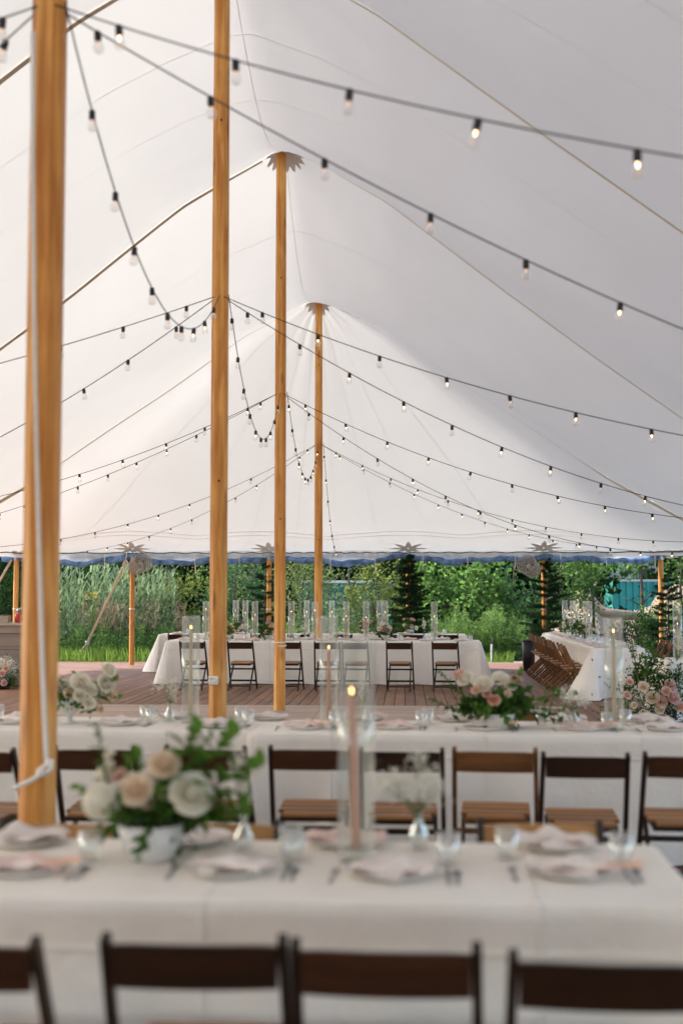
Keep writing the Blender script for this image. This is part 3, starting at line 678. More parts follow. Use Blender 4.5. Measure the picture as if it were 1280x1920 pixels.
class Tab:
    def __init__(s, cx, cy, rot, L, D, tl, cl, seed, flare=0.34, tgroup='dining tables under white cloths', hem=0.012):
        s.c = Vector((cx, cy, 0)); s.rot = rot; s.L, s.D = L, D
        t = thing('banquet_table', tl, 'table', (cx, cy, 0.002), rot, tgroup)
        q = MB(); q.box((0, 0, TOP - 0.022), (L, D, 0.032), None, 0.004); q.build('tabletop', M['table_wood'], t)
        for sx in (-1, 1):
            for sy in (-1, 1):
                q = MB(); q.bar((sx * (L / 2 - 0.25), sy * (D / 2 - 0.10), TOP - 0.04), (sx * (L / 2 - 0.25), sy * (D / 2 - 0.10), 0), 0.04, 0.04); q.build('leg', M['table_wood'], t)
        rs = random.Random(seed); per = []; r = 0.03; hx, hy = L / 2 + 0.006, D / 2 + 0.006
        def seg(a, b, n_):
            m = max(2, int((Vector(b) - Vector(a)).length / 0.03))
            for i in range(m): f = i / m; per.append((a[0] + (b[0] - a[0]) * f, a[1] + (b[1] - a[1]) * f, n_[0], n_[1]))
        def arc(cx_, cy_, a0):
            for i in range(9): a = a0 + math.pi / 2 * i / 8; per.append((cx_ + r * math.cos(a), cy_ + r * math.sin(a), math.cos(a), math.sin(a)))
        seg((-hx + r, -hy), (hx - r, -hy), (0, -1)); arc(hx - r, -hy + r, -math.pi / 2); seg((hx, -hy + r), (hx, hy - r), (1, 0)); arc(hx - r, hy - r, 0)
        seg((hx - r, hy), (-hx + r, hy), (0, 1)); arc(-hx + r, hy - r, math.pi / 2); seg((-hx, hy - r), (-hx, -hy + r), (-1, 0)); arc(-hx + r, -hy + r, math.pi)
        ph = [rs.uniform(0, 6.3) for _ in range(6)]; wl = [rs.uniform(0.55, 0.95), rs.uniform(0.3, 0.45), rs.uniform(0.17, 0.23)]
        pl = [(rs.uniform(0, 2 * (L + D)), rs.uniform(.025, .06), rs.uniform(.03, .085) * rs.choice((1, 1, -.5))) for _ in range(int((L + D) * 3.2))]
        K = 18; q = MB(); n = len(per); sacc = 0; ss = []
        for i in range(n):
            if i: sacc += math.hypot(per[i][0] - per[i - 1][0], per[i][1] - per[i - 1][1])
            ss.append(sacc)
        for k in range(K + 1):
            h = k / K
            for i, (x, y, nx, ny) in enumerate(per):
                if k == 0: q.v.append((x - nx * 0.010, y - ny * 0.010, TOP)); continue
                dc = min(math.hypot(x - sx * hx, y - sy * hy) for sx in (-1, 1) for sy in (-1, 1))
                cw = math.exp(-(dc / 0.10) ** 2); cw2 = math.exp(-((dc - 0.30) / 0.12) ** 2)
                fo = 0.55 * math.sin(ss[i] / wl[0] * 6.283 + ph[0]) + 0.3 * math.sin(ss[i] / wl[1] * 6.283 + ph[1]) + 0.15 * math.sin(ss[i] / wl[2] * 6.283 + ph[2])
                for (ps, pw, pa) in pl:
                    if abs(ss[i] - ps) < 3 * pw: fo += pa / 0.030 * math.exp(-((ss[i] - ps) / pw) ** 2) * (0.3 + 0.7 * h)
                o = 0.004 + 0.025 * h + (0.030 * fo * h ** 1.2 if k > 1 else 0) + flare * cw * h ** 1.05 - 0.05 * cw2 * h
                zz = TOP - 0.008 if k == 1 else TOP - 0.008 - (TOP - 0.008 - hem) * ((k - 1) / (K - 1))
                if k == K: zz += 0.004 * math.sin(ss[i] * 9)
                q.v.append((x + nx * o, y + ny * o, zz))
        for k in range(K):
            for i in range(n): j = (i + 1) % n; q.f.append((k * n + j, k * n + i, (k + 1) * n + i, (k + 1) * n + j))
        q.f.append(tuple(range(n)))
        ob = q.build('tablecloth', M['linen'], None, True, (cx, cy, 0.003)); ob.rotation_euler = (0, 0, rot)
        tag(ob, cl, 'tablecloth', 'white tablecloths'); s.cloth = ob
    def p(s, x, y, z=TOP + 0.004): return s.c + Matrix.Rotation(s.rot, 3, 'Z') @ Vector((x, y, z))
    def loc(s, P): return Matrix.Rotation(-s.rot, 3, 'Z') @ (Vector((P.x, P.y, 0)) - s.c)
def table_from(front_l, front_r, D, *a, **k):        # front edge end points (XY)
    A, B = Vector(front_l), Vector(front_r); d = B - A; rot = math.atan2(d.y, d.x); n = Vector((-d.y, d.x)).normalized(); c = (A + B) / 2 + n * D / 2
    return Tab(c.x, c.y, rot, d.length, D, *a, **k)
T1 = table_from((-1.75, 3.525), (0.99, 3.37), 0.80, 'front banquet table carrying the nearest place settings', 'nearest white cloth, over the front table', 1, flare=0.10, hem=0.012)
T2L = table_from((-3.4, 7.80), (-0.575, 7.51), 0.78, 'left half of the second row of tables, behind the front table', 'white cloth over the left half of the second table row', 2, flare=0.10)
T2R = table_from((-0.555, 7.47), (4.1, 7.14), 0.78, 'right half of the second row of tables, behind the front table', 'white cloth over the right half of the second table row', 3, flare=0.10)
T3 = table_from((-3.09, 21.8), (2.40, 21.4), 0.78, 'long far table with seven chairs drawn up, before the slim pole', 'white cloth on the far table, before the slim centre pole', 4, flare=0.22)
T4 = table_from((-3.72, 25.2), (2.50, 24.85), 0.72, 'farthest long table, just behind the far table', 'white cloth on the farthest table, sunlit at its left end', 5, flare=0.30)
T5 = table_from((4.32, 26.3), (3.82, 18.75), 0.80, 'long table running away from the viewer on the right', 'white cloth with flared corners on the long right-hand table', 6, flare=0.42)
T6 = table_from((4.05, 15.35), (5.9, 15.25), 0.80, 'table at the right edge behind the rose arrangement', 'white cloth on the right edge table behind the roses', 7, flare=0.12)

def face(X, Y, tab, jit=0.0): return tab.rot + jit
# row before the front table
G1 = 'folding chairs before the front table'
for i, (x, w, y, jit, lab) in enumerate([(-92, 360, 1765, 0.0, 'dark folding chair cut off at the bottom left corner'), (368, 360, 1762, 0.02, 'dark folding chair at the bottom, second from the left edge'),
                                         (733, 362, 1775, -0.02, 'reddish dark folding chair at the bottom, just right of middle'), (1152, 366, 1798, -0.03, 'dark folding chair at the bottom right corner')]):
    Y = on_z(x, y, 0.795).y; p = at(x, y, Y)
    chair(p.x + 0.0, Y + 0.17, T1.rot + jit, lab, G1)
# far side of the front table (only the back rails rise above the cloth)
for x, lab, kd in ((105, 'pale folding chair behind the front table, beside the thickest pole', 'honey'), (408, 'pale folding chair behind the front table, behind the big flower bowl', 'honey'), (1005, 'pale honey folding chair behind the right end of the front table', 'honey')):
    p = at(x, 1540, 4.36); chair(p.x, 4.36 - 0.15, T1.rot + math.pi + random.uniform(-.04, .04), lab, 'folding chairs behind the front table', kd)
# second row
G2 = 'folding chairs before the second table row'
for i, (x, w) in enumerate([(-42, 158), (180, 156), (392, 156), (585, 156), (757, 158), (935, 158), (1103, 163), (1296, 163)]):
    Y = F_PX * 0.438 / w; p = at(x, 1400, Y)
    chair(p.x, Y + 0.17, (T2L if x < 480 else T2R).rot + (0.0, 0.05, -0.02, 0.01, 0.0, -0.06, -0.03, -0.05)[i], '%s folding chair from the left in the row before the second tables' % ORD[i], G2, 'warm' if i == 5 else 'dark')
chair(at(990, 1346, 8.42).x, 8.42 - 0.12, T2R.rot + math.pi, 'warm brown folding chair behind the second table, right of the flowers', 'folding chairs behind the second table row', 'warm')
# far table
G3 = 'folding chairs before the far table'
for i, x in enumerate([362, 452, 541, 614, 667, 750, 837]):
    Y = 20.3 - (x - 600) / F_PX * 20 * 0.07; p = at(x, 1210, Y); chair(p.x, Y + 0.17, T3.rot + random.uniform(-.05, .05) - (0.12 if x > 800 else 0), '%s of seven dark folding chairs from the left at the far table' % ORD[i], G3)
G4 = 'folding chairs before the farthest table'
for i, x in enumerate([337, 412, 492, 560, 640, 730, 775, 838]):
    Y = 24.25 - (x - 600) / F_PX * 24 * 0.06; p = at(x, 1192, Y); chair(p.x, Y + 0.1, T4.rot + random.uniform(-.04, .04), '%s chair from the left between the far and farthest tables' % ORD[i], G4)
# along the right-hand table
G5 = 'folding chairs along the left side of the right-hand table'
for i in range(9):
    f = i / 8; Y = 18.95 + f * 5.6; X = 3.40 + f * 0.34 + random.uniform(-.02, .02)
    chair(X + 0.17, Y, -math.pi / 2 + T5.rot + math.pi / 2 + random.uniform(-.03, .03), '%s nearest tan wooden folding chair lined along the right-hand table' % ORD[i], G5, 'warm')
for i, (x, Yc) in enumerate(((1246, 19.4), (1236, 20.3), (1226, 21.3))):
    X = (x - 640) / F_PX * Yc; chair(X - 0.02, Yc, T5.rot + math.pi, '%s nearest folding chair on the far right side of the right-hand table' % ORD[i], 'folding chairs right of the right-hand table', 'warm')
# ------------------------------------------------------------------ vegetation outside the tent
def m_leaf(name, c, tc, fac=0.38, isl=0.35): return m_thin(name, c, tc, fac, var=0.18, scale=2.0, island=isl)
M['leaf_mid'] = m_leaf('leaf_mid', (0.058, 0.100, 0.034), (0.13, 0.24, 0.065))
M['leaf_bright'] = m_leaf('leaf_bright', (0.085, 0.150, 0.045), (0.20, 0.36, 0.085), 0.42)
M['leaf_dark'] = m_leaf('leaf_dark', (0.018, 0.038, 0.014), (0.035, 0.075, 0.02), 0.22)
M['leaf_pale'] = m_leaf('leaf_pale', (0.135, 0.17, 0.075), (0.25, 0.33, 0.11))
M['leaf_weed'] = m_leaf('leaf_weed', (0.100, 0.160, 0.050), (0.22, 0.36, 0.095), 0.42)
M['leaf_olive'] = m_leaf('leaf_olive', (0.105, 0.130, 0.040), (0.24, 0.31, 0.07), 0.4)
M['leaf_cool'] = m_leaf('leaf_cool', (0.045, 0.092, 0.045), (0.09, 0.20, 0.08), 0.35)
M['reed'] = m_leaf('reed', (0.15, 0.20, 0.115), (0.25, 0.34, 0.16), 0.35)
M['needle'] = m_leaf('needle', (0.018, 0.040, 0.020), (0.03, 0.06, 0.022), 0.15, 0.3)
M['grass'] = m_leaf('grass', (0.11, 0.175, 0.04), (0.22, 0.34, 0.06), 0.4)
M['seed'] = m_leaf('seed_head', (0.28, 0.19, 0.13), (0.3, 0.2, 0.12), 0.3)
M['yellow'] = m_leaf('yellow_flower', (0.62, 0.42, 0.03), (0.6, 0.4, 0.03), 0.3, 0.15)
M['bark'] = m_plain('bark', (0.07, 0.05, 0.035), 0.9, var=0.4, scale=14, bmp=0.6)
def unit(v): return v / (np.linalg.norm(v, axis=1, keepdims=True) + 1e-9)
def leaf_quads(P, size, up=0.35, asp=0.5, axis=None, svar=0.35, droop=0.0):
    n = len(P); nrm = unit(rng.normal(size=(n, 3)) + np.array([0, 0, up * 2.5])); ax = rng.normal(size=(n, 3)) if axis is None else axis + rng.normal(size=(n, 3)) * 0.35
    ax[:, 2] -= droop; ax = unit(ax - nrm * np.sum(ax * nrm, 1, keepdims=True)); sd = np.cross(nrm, ax)
    s_ = (size * (1 + svar * rng.uniform(-1, 1, n)))[:, None]
    V = np.stack([P, P + ax * s_ * 0.45 + sd * s_ * asp * 0.5 + nrm * s_ * 0.09, P + ax * s_, P + ax * s_ * 0.45 - sd * s_ * asp * 0.5 + nrm * s_ * 0.09], 1)
    return V.reshape(-1, 3)
def quads_mesh(name, Vs, mat):
    V = np.concatenate(Vs) if isinstance(Vs, list) else Vs
    return np_mesh(name, V, np.arange(len(V)).reshape(-1, 4), mat)
def crown_pts(n, rx, ry, rz, clumps=26, tight=0.20, low=0.0):
    c = unit(rng.normal(size=(clumps, 3))) * (rng.uniform(0.25, 1.0, (clumps, 1)) ** 0.5)
    w = rng.uniform(0.5, 1.6, clumps); k = rng.choice(clumps, n, p=w / w.sum())
    off = rng.normal(size=(n, 3)) * tight * rng.uniform(0.6, 1.35, clumps)[k][:, None]
    out = rng.random(n) < 0.12; off[out] *= 2.4
    P = (c[k] + off) * np.array([rx, ry, rz]); return P
def tree(name, label, cat, px, Y, z_top, w, mat, leaf, n, group, z_low=0.15, depth=None, clumps=26, tight=0.2, up=0.35, asp=0.55, X=None):
    X = (px - 640) / F_PX * Y if X is None else X; t = thing(name, label, cat, (X, Y, -0.12), 0, group)
    rz = (z_top - z_low) / 2; zc = (z_top + z_low) / 2 + 0.12; dp = depth or w * 0.8
    P = crown_pts(n, w / 2, dp / 2, rz, clumps, tight) + np.array([0, 0, zc]); P = P[P[:, 2] > 0.05]
    o = part('crown', quads_mesh('crown', leaf_quads(P, leaf, up, asp), mat), t)
    q = MB(); rs = random.Random(int(abs(px) * 7 + Y)); rr = 0.03 + z_top * 0.012
    q.tube([(0, 0, 0), (0.03, 0, zc * 0.5), (-0.02, 0.02, zc), (0.02, 0, zc + rz * 0.7)], [rr, rr * .8, rr * .5, rr * .15], 7)
    q.build('trunk', M['bark'], t, True)
    for k in range(6):
        a = rs.uniform(0, 6.3); h = zc * rs.uniform(0.35, 0.95)
        q = MB(); e = Vector((math.cos(a) * w * .38, math.sin(a) * dp * .38, min(z_top, h + rz * rs.uniform(.2, .8))))
        q.tube([(0, 0, h), Vector((0, 0, h)).lerp(e, .5) + Vector((0, 0, .05)), e], [rr * .4, rr * .25, rr * .08], 5); q.build('limb', M['bark'], t, True)
    return t
# far tree line
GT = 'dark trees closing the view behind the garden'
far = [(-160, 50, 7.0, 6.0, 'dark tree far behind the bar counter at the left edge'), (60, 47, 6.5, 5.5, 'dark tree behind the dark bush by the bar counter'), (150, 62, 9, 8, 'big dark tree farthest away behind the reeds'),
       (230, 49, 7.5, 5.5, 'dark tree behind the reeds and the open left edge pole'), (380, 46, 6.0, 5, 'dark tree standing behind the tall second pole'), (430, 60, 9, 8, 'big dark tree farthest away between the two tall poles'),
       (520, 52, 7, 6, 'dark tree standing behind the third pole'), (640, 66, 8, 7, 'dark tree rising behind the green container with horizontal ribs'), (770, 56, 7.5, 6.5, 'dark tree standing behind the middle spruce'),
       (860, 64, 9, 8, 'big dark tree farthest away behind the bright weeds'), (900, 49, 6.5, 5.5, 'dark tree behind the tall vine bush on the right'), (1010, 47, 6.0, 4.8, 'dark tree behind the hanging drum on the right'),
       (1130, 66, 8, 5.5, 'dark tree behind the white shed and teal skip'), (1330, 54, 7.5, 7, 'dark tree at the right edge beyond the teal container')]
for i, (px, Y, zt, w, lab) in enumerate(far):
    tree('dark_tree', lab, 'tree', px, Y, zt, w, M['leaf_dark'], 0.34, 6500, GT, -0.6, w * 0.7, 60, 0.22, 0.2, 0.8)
GB = 'green bushes beyond the deck'
bush = [(30, 31.5, 2.3, 2.2, 'leaf_dark', 0.10, 3200, 'dark bush behind the wooden bar counter'), (205, 35.5, 2.6, 3.6, 'leaf_dark', 0.12, 4600, 'bush rising behind the reeds on the left'),
        (335, 33, 2.25, 2.1, 'leaf_olive', 0.085, 4200, 'bright small leaved bush between the open edge pole and tall pole'), (440, 32.5, 2.5, 1.7, 'leaf_cool', 0.085, 3600, 'bush seen between the two tall poles'),
        (478, 35.5, 3.3, 2.0, 'leaf_pale', 0.10, 2600, 'brownish pale bush behind the left spruce'), (568, 33, 2.6, 1.5, 'leaf_pale', 0.07, 4200, 'pale fuzzy bush between the third and farthest poles'),
        (648, 33.5, 1.25, 1.7, 'leaf_pale', 0.07, 3200, 'low pale bush below the distant green container'), (655, 39, 3.6, 2.2, 'leaf_pale', 0.10, 1500, 'thin pale tree above the distant green container'),
        (705, 32.5, 2.6, 1.6, 'leaf_olive', 0.15, 1100, 'broad leaved bush right of the farthest pole'), (745, 34.5, 3.2, 1.7, 'leaf_dark', 0.13, 2200, 'dark bush behind the middle spruce'),
        (835, 33.6, 3.0, 1.9, 'leaf_bright', 0.16, 1500, 'large leaved vine bush right of the middle spruce'), (905, 32.8, 2.9, 1.7, 'leaf_bright', 0.17, 1500, 'tall large leaved vine bush behind the bright weeds'),
        (962, 33.8, 3.0, 1.7, 'leaf_cool', 0.15, 1500, 'vine bush behind the hanging grey drum on the right'), (1050, 33.0, 2.9, 1.8, 'leaf_mid', 0.13, 2300, 'leafy bush right of the right-hand spruce'),
        (1108, 34.0, 3.1, 1.5, 'leaf_bright', 0.16, 800, 'bright leafy branch tree left of the teal container'), (1192, 30.0, 1.15, 1.25, 'leaf_dark', 0.06, 3800, 'dense dark rounded shrub behind the right-hand table'),
        (1238, 31.0, 1.3, 1.3, 'leaf_bright', 0.08, 1800, 'bright low bush behind the right edge pole'), (1275, 33, 3.3, 1.0, 'leaf_mid', 0.14, 700, 'thin leafy tree at the right edge of the view')]
for px, Y, zt, w, mt, lf, n, lab in bush:
    zl = 1.75 if px == 1108 else 0.05
    lf, n = (lf * .8, int(n * 1.15)) if lf > .12 else (lf, n)
    tree('bush', lab, 'bush', px, Y, zt, w, M[mt], lf, n, GB, zl, None, 26, 0.17 if lf > .1 else 0.22, 0.35, 0.75 if lf > .12 else 0.5)
tree('overhanging_tree', 'leafy branch tree hanging over the teal corrugated container', 'tree', 1200, 38, 3.6, 1.7, M['leaf_bright'], 0.16, 600, None, 2.3)
# reeds, weeds and grass
V = []
def blades(n, x0, x1, Y0, Y1, h0, h1, w, lean=0.25):
    px = rng.uniform(x0, x1, n); Y = rng.uniform(Y0, Y1, n); X = (px - 640) / F_PX * Y; h = rng.uniform(h0, h1, n); a = rng.uniform(0, 6.28, n); ln = rng.uniform(0.2, 1, n) * lean * h
    d = np.stack([np.cos(a), np.sin(a), 0 * a], 1); sd = np.stack([-np.sin(a + .6), np.cos(a + .6), 0 * a], 1) * w
    B = np.stack([X, Y, np.full(n, -0.12)], 1); Mx = B + d * (ln * .35)[:, None] + np.stack([0 * h, 0 * h, h * .62], 1); Tp = B + d * ln[:, None] + np.stack([0 * h, 0 * h, h], 1)
    q1 = np.stack([B - sd * .5, B + sd * .5, Mx + sd * .5, Mx - sd * .5], 1); q2 = np.stack([Mx - sd * .5, Mx + sd * .5, Tp + sd * .06, Tp - sd * .06], 1)
    return np.concatenate([q1, q2]).reshape(-1, 3)
def reed_leaves(n, x0, x1, Y0, Y1, h0, h1):
    px = rng.uniform(x0, x1, n); Y = rng.uniform(Y0, Y1, n); X = (px - 640) / F_PX * Y; h = rng.uniform(h0, h1, n); out = []
    for k in range(9):
        f = 0.35 + 0.65 * k / 8; a = rng.uniform(0, 6.28, n); P = np.stack([X, Y, h * f - 0.12], 1); L = rng.uniform(0.35, 0.62, n) * (1.1 - .5 * f)
        d = np.stack([np.cos(a) * .55, np.sin(a) * .55, rng.uniform(.55, 1.1, n)], 1); sd = np.stack([-np.sin(a), np.cos(a), 0 * a], 1) * 0.026
        Q = P + d * L[:, None] * .6; E = P + d * L[:, None] + np.array([0, 0, -0.05])
        out += [np.stack([P - sd * .6, P + sd * .6, Q + sd, Q - sd], 1).reshape(-1, 3), np.stack([Q - sd, Q + sd, E + sd * .1, E - sd * .1], 1).reshape(-1, 3)]
    return out
rd = reed_leaves(210, 100, 330, 31.2, 34, 1.5, 2.7) + [blades(260, 95, 340, 31.5, 34, 1.5, 2.6, 0.018, .1)]
tag(part('reeds', quads_mesh('reeds', rd, M['reed'])), 'tall grey green reeds standing behind the guy strap', 'reeds', kind='stuff')
def weeds(zones, leaf, per):
    out = []
    for (x0, x1, Y0, Y1, h0, h1, n) in zones:
        px = rng.uniform(x0, x1, n); Y = rng.uniform(Y0, Y1, n); X = (px - 640) / F_PX * Y; h = rng.uniform(h0, h1, n) * (0.75 + 0.25 * np.sin(px * .09) * np.sin(px * .023 + Y))
        f = rng.uniform(0.05, 1, (n, per)); a = rng.uniform(0, 6.28, (n, per)); r = leaf * 0.25 * (1.15 - f)
        P = np.stack([X[:, None] + r * np.cos(a) + 0.1 * f * np.sin(px)[:, None], Y[:, None] + r * np.sin(a), h[:, None] * f - 0.12], 2).reshape(-1, 3)
        ax = np.stack([np.cos(a), np.sin(a), 0.5 + 0 * a], 2).reshape(-1, 3)
        out.append(leaf_quads(P, leaf * (1.2 - 0.6 * f.reshape(-1)), 0.3, 0.28, ax)); 
        B = np.stack([X, Y, 0 * X - .12], 1); Tp = np.stack([X + .1 * np.sin(px), Y, h - .12], 1); sd = np.array([0.006, 0, 0]); out.append(np.stack([B - sd, B + sd, Tp + sd * .5, Tp - sd * .5], 1).reshape(-1, 3))
    return out
tag(part('weeds', quads_mesh('weeds', weeds([(838, 985, 30.2, 32.2, 1.0, 1.62, 420), (780, 850, 30.6, 32, 0.8, 1.3, 110), (540, 640, 30.3, 31.8, 0.7, 1.2, 150)], 0.13, 34), M['leaf_weed'])), 'bright leafy weeds standing right behind the far tables', 'weeds', kind='stuff')
tag(part('undergrowth', quads_mesh('undergrowth', weeds([(95, 300, 29.8, 32.0, 0.7, 1.25, 420), (290, 500, 29.8, 31.8, 0.7, 1.35, 420), (640, 800, 29.6, 31.5, 0.5, 1.0, 220), (985, 1300, 29.5, 31.0, 0.3, 0.8, 300)], 0.11, 30), M['leaf_mid'])), 'mixed green undergrowth along the far edge of the deck', 'undergrowth', kind='stuff')
tag(part('meadow_grass', quads_mesh('meadow_grass', [blades(5200, 60, 520, 28.75, 30.6, 0.15, 0.5, 0.012, .5), blades(2600, 520, 960, 28.75, 30.4, 0.12, 0.4, 0.012, .5), blades(1200, 985, 1400, 28.7, 30.2, 0.1, 0.35, 0.012, .5), blades(900, -160, 60, 28.8, 30.5, .2, .6, .012, .5)], M['grass'])), 'short sunlit grass between the deck and the weeds', 'grass', kind='stuff')
n = 260; pxs = np.concatenate([rng.uniform(150, 300, n), rng.uniform(330, 350, 60), rng.uniform(190, 230, 60)]); Yv = rng.uniform(30, 31.5, len(pxs))
P = np.stack([(pxs - 640) / F_PX * Yv, Yv, rng.uniform(0.75, 1.35, len(pxs))], 1); P = np.repeat(P, 7, 0) + rng.normal(size=(len(P) * 7, 3)) * np.array([.02, .02, .07])
tag(part('seed_heads', quads_mesh('seed_heads', leaf_quads(P, 0.035, .2, .6), M['seed'])), 'pinkish brown seed heads above the left undergrowth', 'seed heads', kind='stuff')
t = thing('yellow_wildflower', 'tall yellow wildflower standing left of the guy strap', 'flower', at(176, 1230, 29.8) * Vector((1, 1, 0)) if False else Vector(((176 - 640) / F_PX * 29.8, 29.8, -0.12)))
q = MB(); tips = []
for k in range(6):
    e = Vector((random.uniform(-.16, .12), random.uniform(-.1, .1), 1.55 + random.uniform(0, .2))); q.tube([(0, 0, 0), (0, 0, 0.9), e], [0.008, 0.007, 0.004], 5); tips.append(e)
q.build('stem', M['grass'], t)
for e in tips:
    P = np.array([list(e)]) + rng.normal(size=(16, 3)) * np.array([.04, .04, .02]); part('flower_head', quads_mesh('flower_head', leaf_quads(P, 0.032, 1.0, .7), M['yellow']), t)
# small spruces tied to the edge poles
def spruce(px, Y, h, w, label, dens=1.0, lean=0.0):
    X = (px - 640) / F_PX * Y; t = thing('spruce_sapling', label, 'spruce', (X, Y, 0.0), 0, 'cut spruces fixed to the edge poles')
    q = MB(); q.tube([(0, 0, 0.0), (lean * .3, 0, h * .5), (lean, 0, h)], [0.03, 0.02, 0.004], 7); q.build('trunk', M['bark'], t, True)
    Pp, Ax = [], []; nw = int(20 * dens) + 4; bq = MB()
    for k in range(nw):
        f = k / (nw - 1); z = h * (0.10 + 0.87 * f); L0 = w / 2 * (1 - f) ** 0.6 + 0.06
        for j in range(4):
            z = h * (0.10 + 0.87 * f) + rng.uniform(-.06, .06); a = 6.283 * j / 4 + k * 1.1 + rng.uniform(-.5, .5); L = L0 * rng.uniform(0.35, 1.3); d = np.array([math.cos(a), math.sin(a), rng.uniform(-.18, .22) + .25 * f])
            o_ = np.array([lean * z / h, 0, z]); bq.tube([Vector(o_), Vector(o_ + d * L)], [0.006, 0.002], 4, False)
            m = max(12, int(L * 330)); s_ = rng.uniform(0.1, 1, m); Pp.append(o_ + d * (L * s_)[:, None]); Ax.append(np.repeat(d[None] * .8, m, 0) + rng.normal(size=(m, 3)) * .55)
            for side in (-1, 1):
                for s0 in np.linspace(.25, .9, 5):
                    d2 = np.array([math.cos(a + side * .8), math.sin(a + side * .8), d[2] * .6]); L2 = L * .38 * (1.1 - s0 * .6); m2 = max(6, int(L2 * 300)); s2 = rng.uniform(0, 1, m2)
                    Pp.append(o_ + d * L * s0 + d2 * (L2 * s2)[:, None]); Ax.append(np.repeat(d2[None] * .8, m2, 0) + rng.normal(size=(m2, 3)) * .5)
    tag(bq.build('branches', M['bark'], t), kind='stuff')
    P = np.concatenate(Pp); part('needles', quads_mesh('needles', leaf_quads(P, 0.052, .2, .17, np.concatenate(Ax), .3), M['needle']), t)
spruce(497, 27.0, 2.35, 0.95, 'dark spruce sapling at the edge pole left of the third pole', 0.55)
spruce(768, 26.55, 2.45, 1.05, 'dense dark spruce sapling at the middle edge pole', 1.3)
spruce(1022, 26.55, 2.35, 1.35, 'wide dark spruce sapling at the edge pole above the right-hand chairs', 0.75, 0.05)
spruce(1250, 26.2, 2.05, 1.0, 'spruce sapling beside the right edge pole', 0.5)

# ------------------------------------------------------------------ things behind the garden
M['teal'] = m_plain('teal_paint', (0.035, 0.33, 0.27), 0.5, var=0.12, scale=1.5)
M['deep_green'] = m_plain('green_paint', (0.02, 0.14, 0.11), 0.5, var=0.12, scale=1.5)
M['white_paint'] = m_plain('white_paint', (0.60, 0.58, 0.54), 0.6, var=0.06, scale=2)
M['sand'] = m_plain('sandy_earth', (0.27, 0.195, 0.135), 0.95, var=0.25, scale=3.0, bmp=0.5)
M['wood_grey'] = m_wood('weathered_wood', (0.16, 0.13, 0.10), (0.30, 0.25, 0.20), 'X', 0.8, 0.6, 0.2)
def container(px0, px1, Y, z1, D, mat, label, vertical=True, trim='white_paint', period=0.26):
    X0, X1 = (px0 - 640) / F_PX * Y, (px1 - 640) / F_PX * Y; L = X1 - X0
    t = thing('steel_container', label, 'container', ((X0 + X1) / 2, Y + D / 2, -0.12)); H = z1 + 0.12
    q = MB(); row = []; nz = max(2, int(L / period))
    if vertical:
        xs = []
        for k in range(nz):
            b = -L / 2 + L * k / nz; p = L / nz; xs += [(b, 0), (b + p * .32, 0), (b + p * .5, .05), (b + p * .82, .05)]
        xs.append((L / 2, 0)); q = grid_mesh([[Vector((x, -D / 2 + y, z)) for x, y in xs] for z in (0.1, H - .08)])
    else:
        zs = []; nz = max(4, int(H / period))
        for k in range(nz): b = .1 + (H - .2) * k / nz; p = (H - .2) / nz; zs += [(b, 0), (b + p * .4, 0), (b + p * .5, .05), (b + p * .9, .05)]
        zs.append((H - .08, 0)); q = grid_mesh([[Vector((x, -D / 2 + y, z)) for x in (-L / 2, L / 2)] for z, y in zs])
    q.build('ribbed_side', mat, t)
    q = MB(); q.box((0, D / 2 - .03, H / 2), (L, .06, H - .1)); q.box((-L / 2 + .03, 0.03, H / 2), (.06, D - .12, H - .1)); q.box((L / 2 - .03, 0.03, H / 2), (.06, D - .12, H - .1)); q.build('side_walls', mat, t)
    q = MB(); q.box((0, 0, H - 0.03), (L + .04, D + .04, 0.09), None, .01); q.build('top_rail', M[trim], t)
    q = MB(); q.box((0, -D / 2 - .01, 0.06), (L + .02, .1, .12), None, .01); q.build('bottom_rail', mat, t)
container(1148, 1262, 52, 2.15, 2.4, M['teal'], 'bright teal corrugated steel container beyond the right-hand table')
container(560, 735, 43, 2.02, 2.4, M['deep_green'], 'green container with horizontal ribs and white top edge, seen past the poles', False)
container(1050, 1112, 47, 1.72, 1.8, M['teal'], 'low teal skip half hidden behind leaves, left of the container', True, 'teal')
t = thing('white_shed', 'white boarded shed behind the teal container', 'shed', ((1190 - 640) / F_PX * 60, 61.5, -0.12)); Ls = 3.2
q = MB(); q.box((0, 0, 1.9), (Ls, 3, 3.8)); q.build('wall', M['white_paint'], t)
for k in range(9): q = MB(); q.box((-Ls / 2 + (k + .5) * Ls / 9, -1.51, 1.9), (Ls / 9 - .04, .03, 3.7)); q.build('board', M['white_paint'], t)
q = MB(); q.box((0.35, -1.54, 2.5), (.5, .04, .9)); wd = q.build('window', M['white_paint'], t); q = MB(); q.box((0.35, -1.565, 2.5), (.38, .02, .76)); q.build('pane', M['metal'], wd)
q = MB(); q.add([(-Ls / 2 - .2, -1.8, 3.8), (Ls / 2 + .2, -1.8, 3.8), (Ls / 2 + .2, 1.8, 3.8), (-Ls / 2 - .2, 1.8, 3.8), (-Ls / 2 - .2, 0, 4.8), (Ls / 2 + .2, 0, 4.8)], [(0, 1, 5, 4), (2, 3, 4, 5), (1, 2, 5), (3, 0, 4), (3, 2, 1, 0)]); q.build('roof', M['wood_grey'], t)
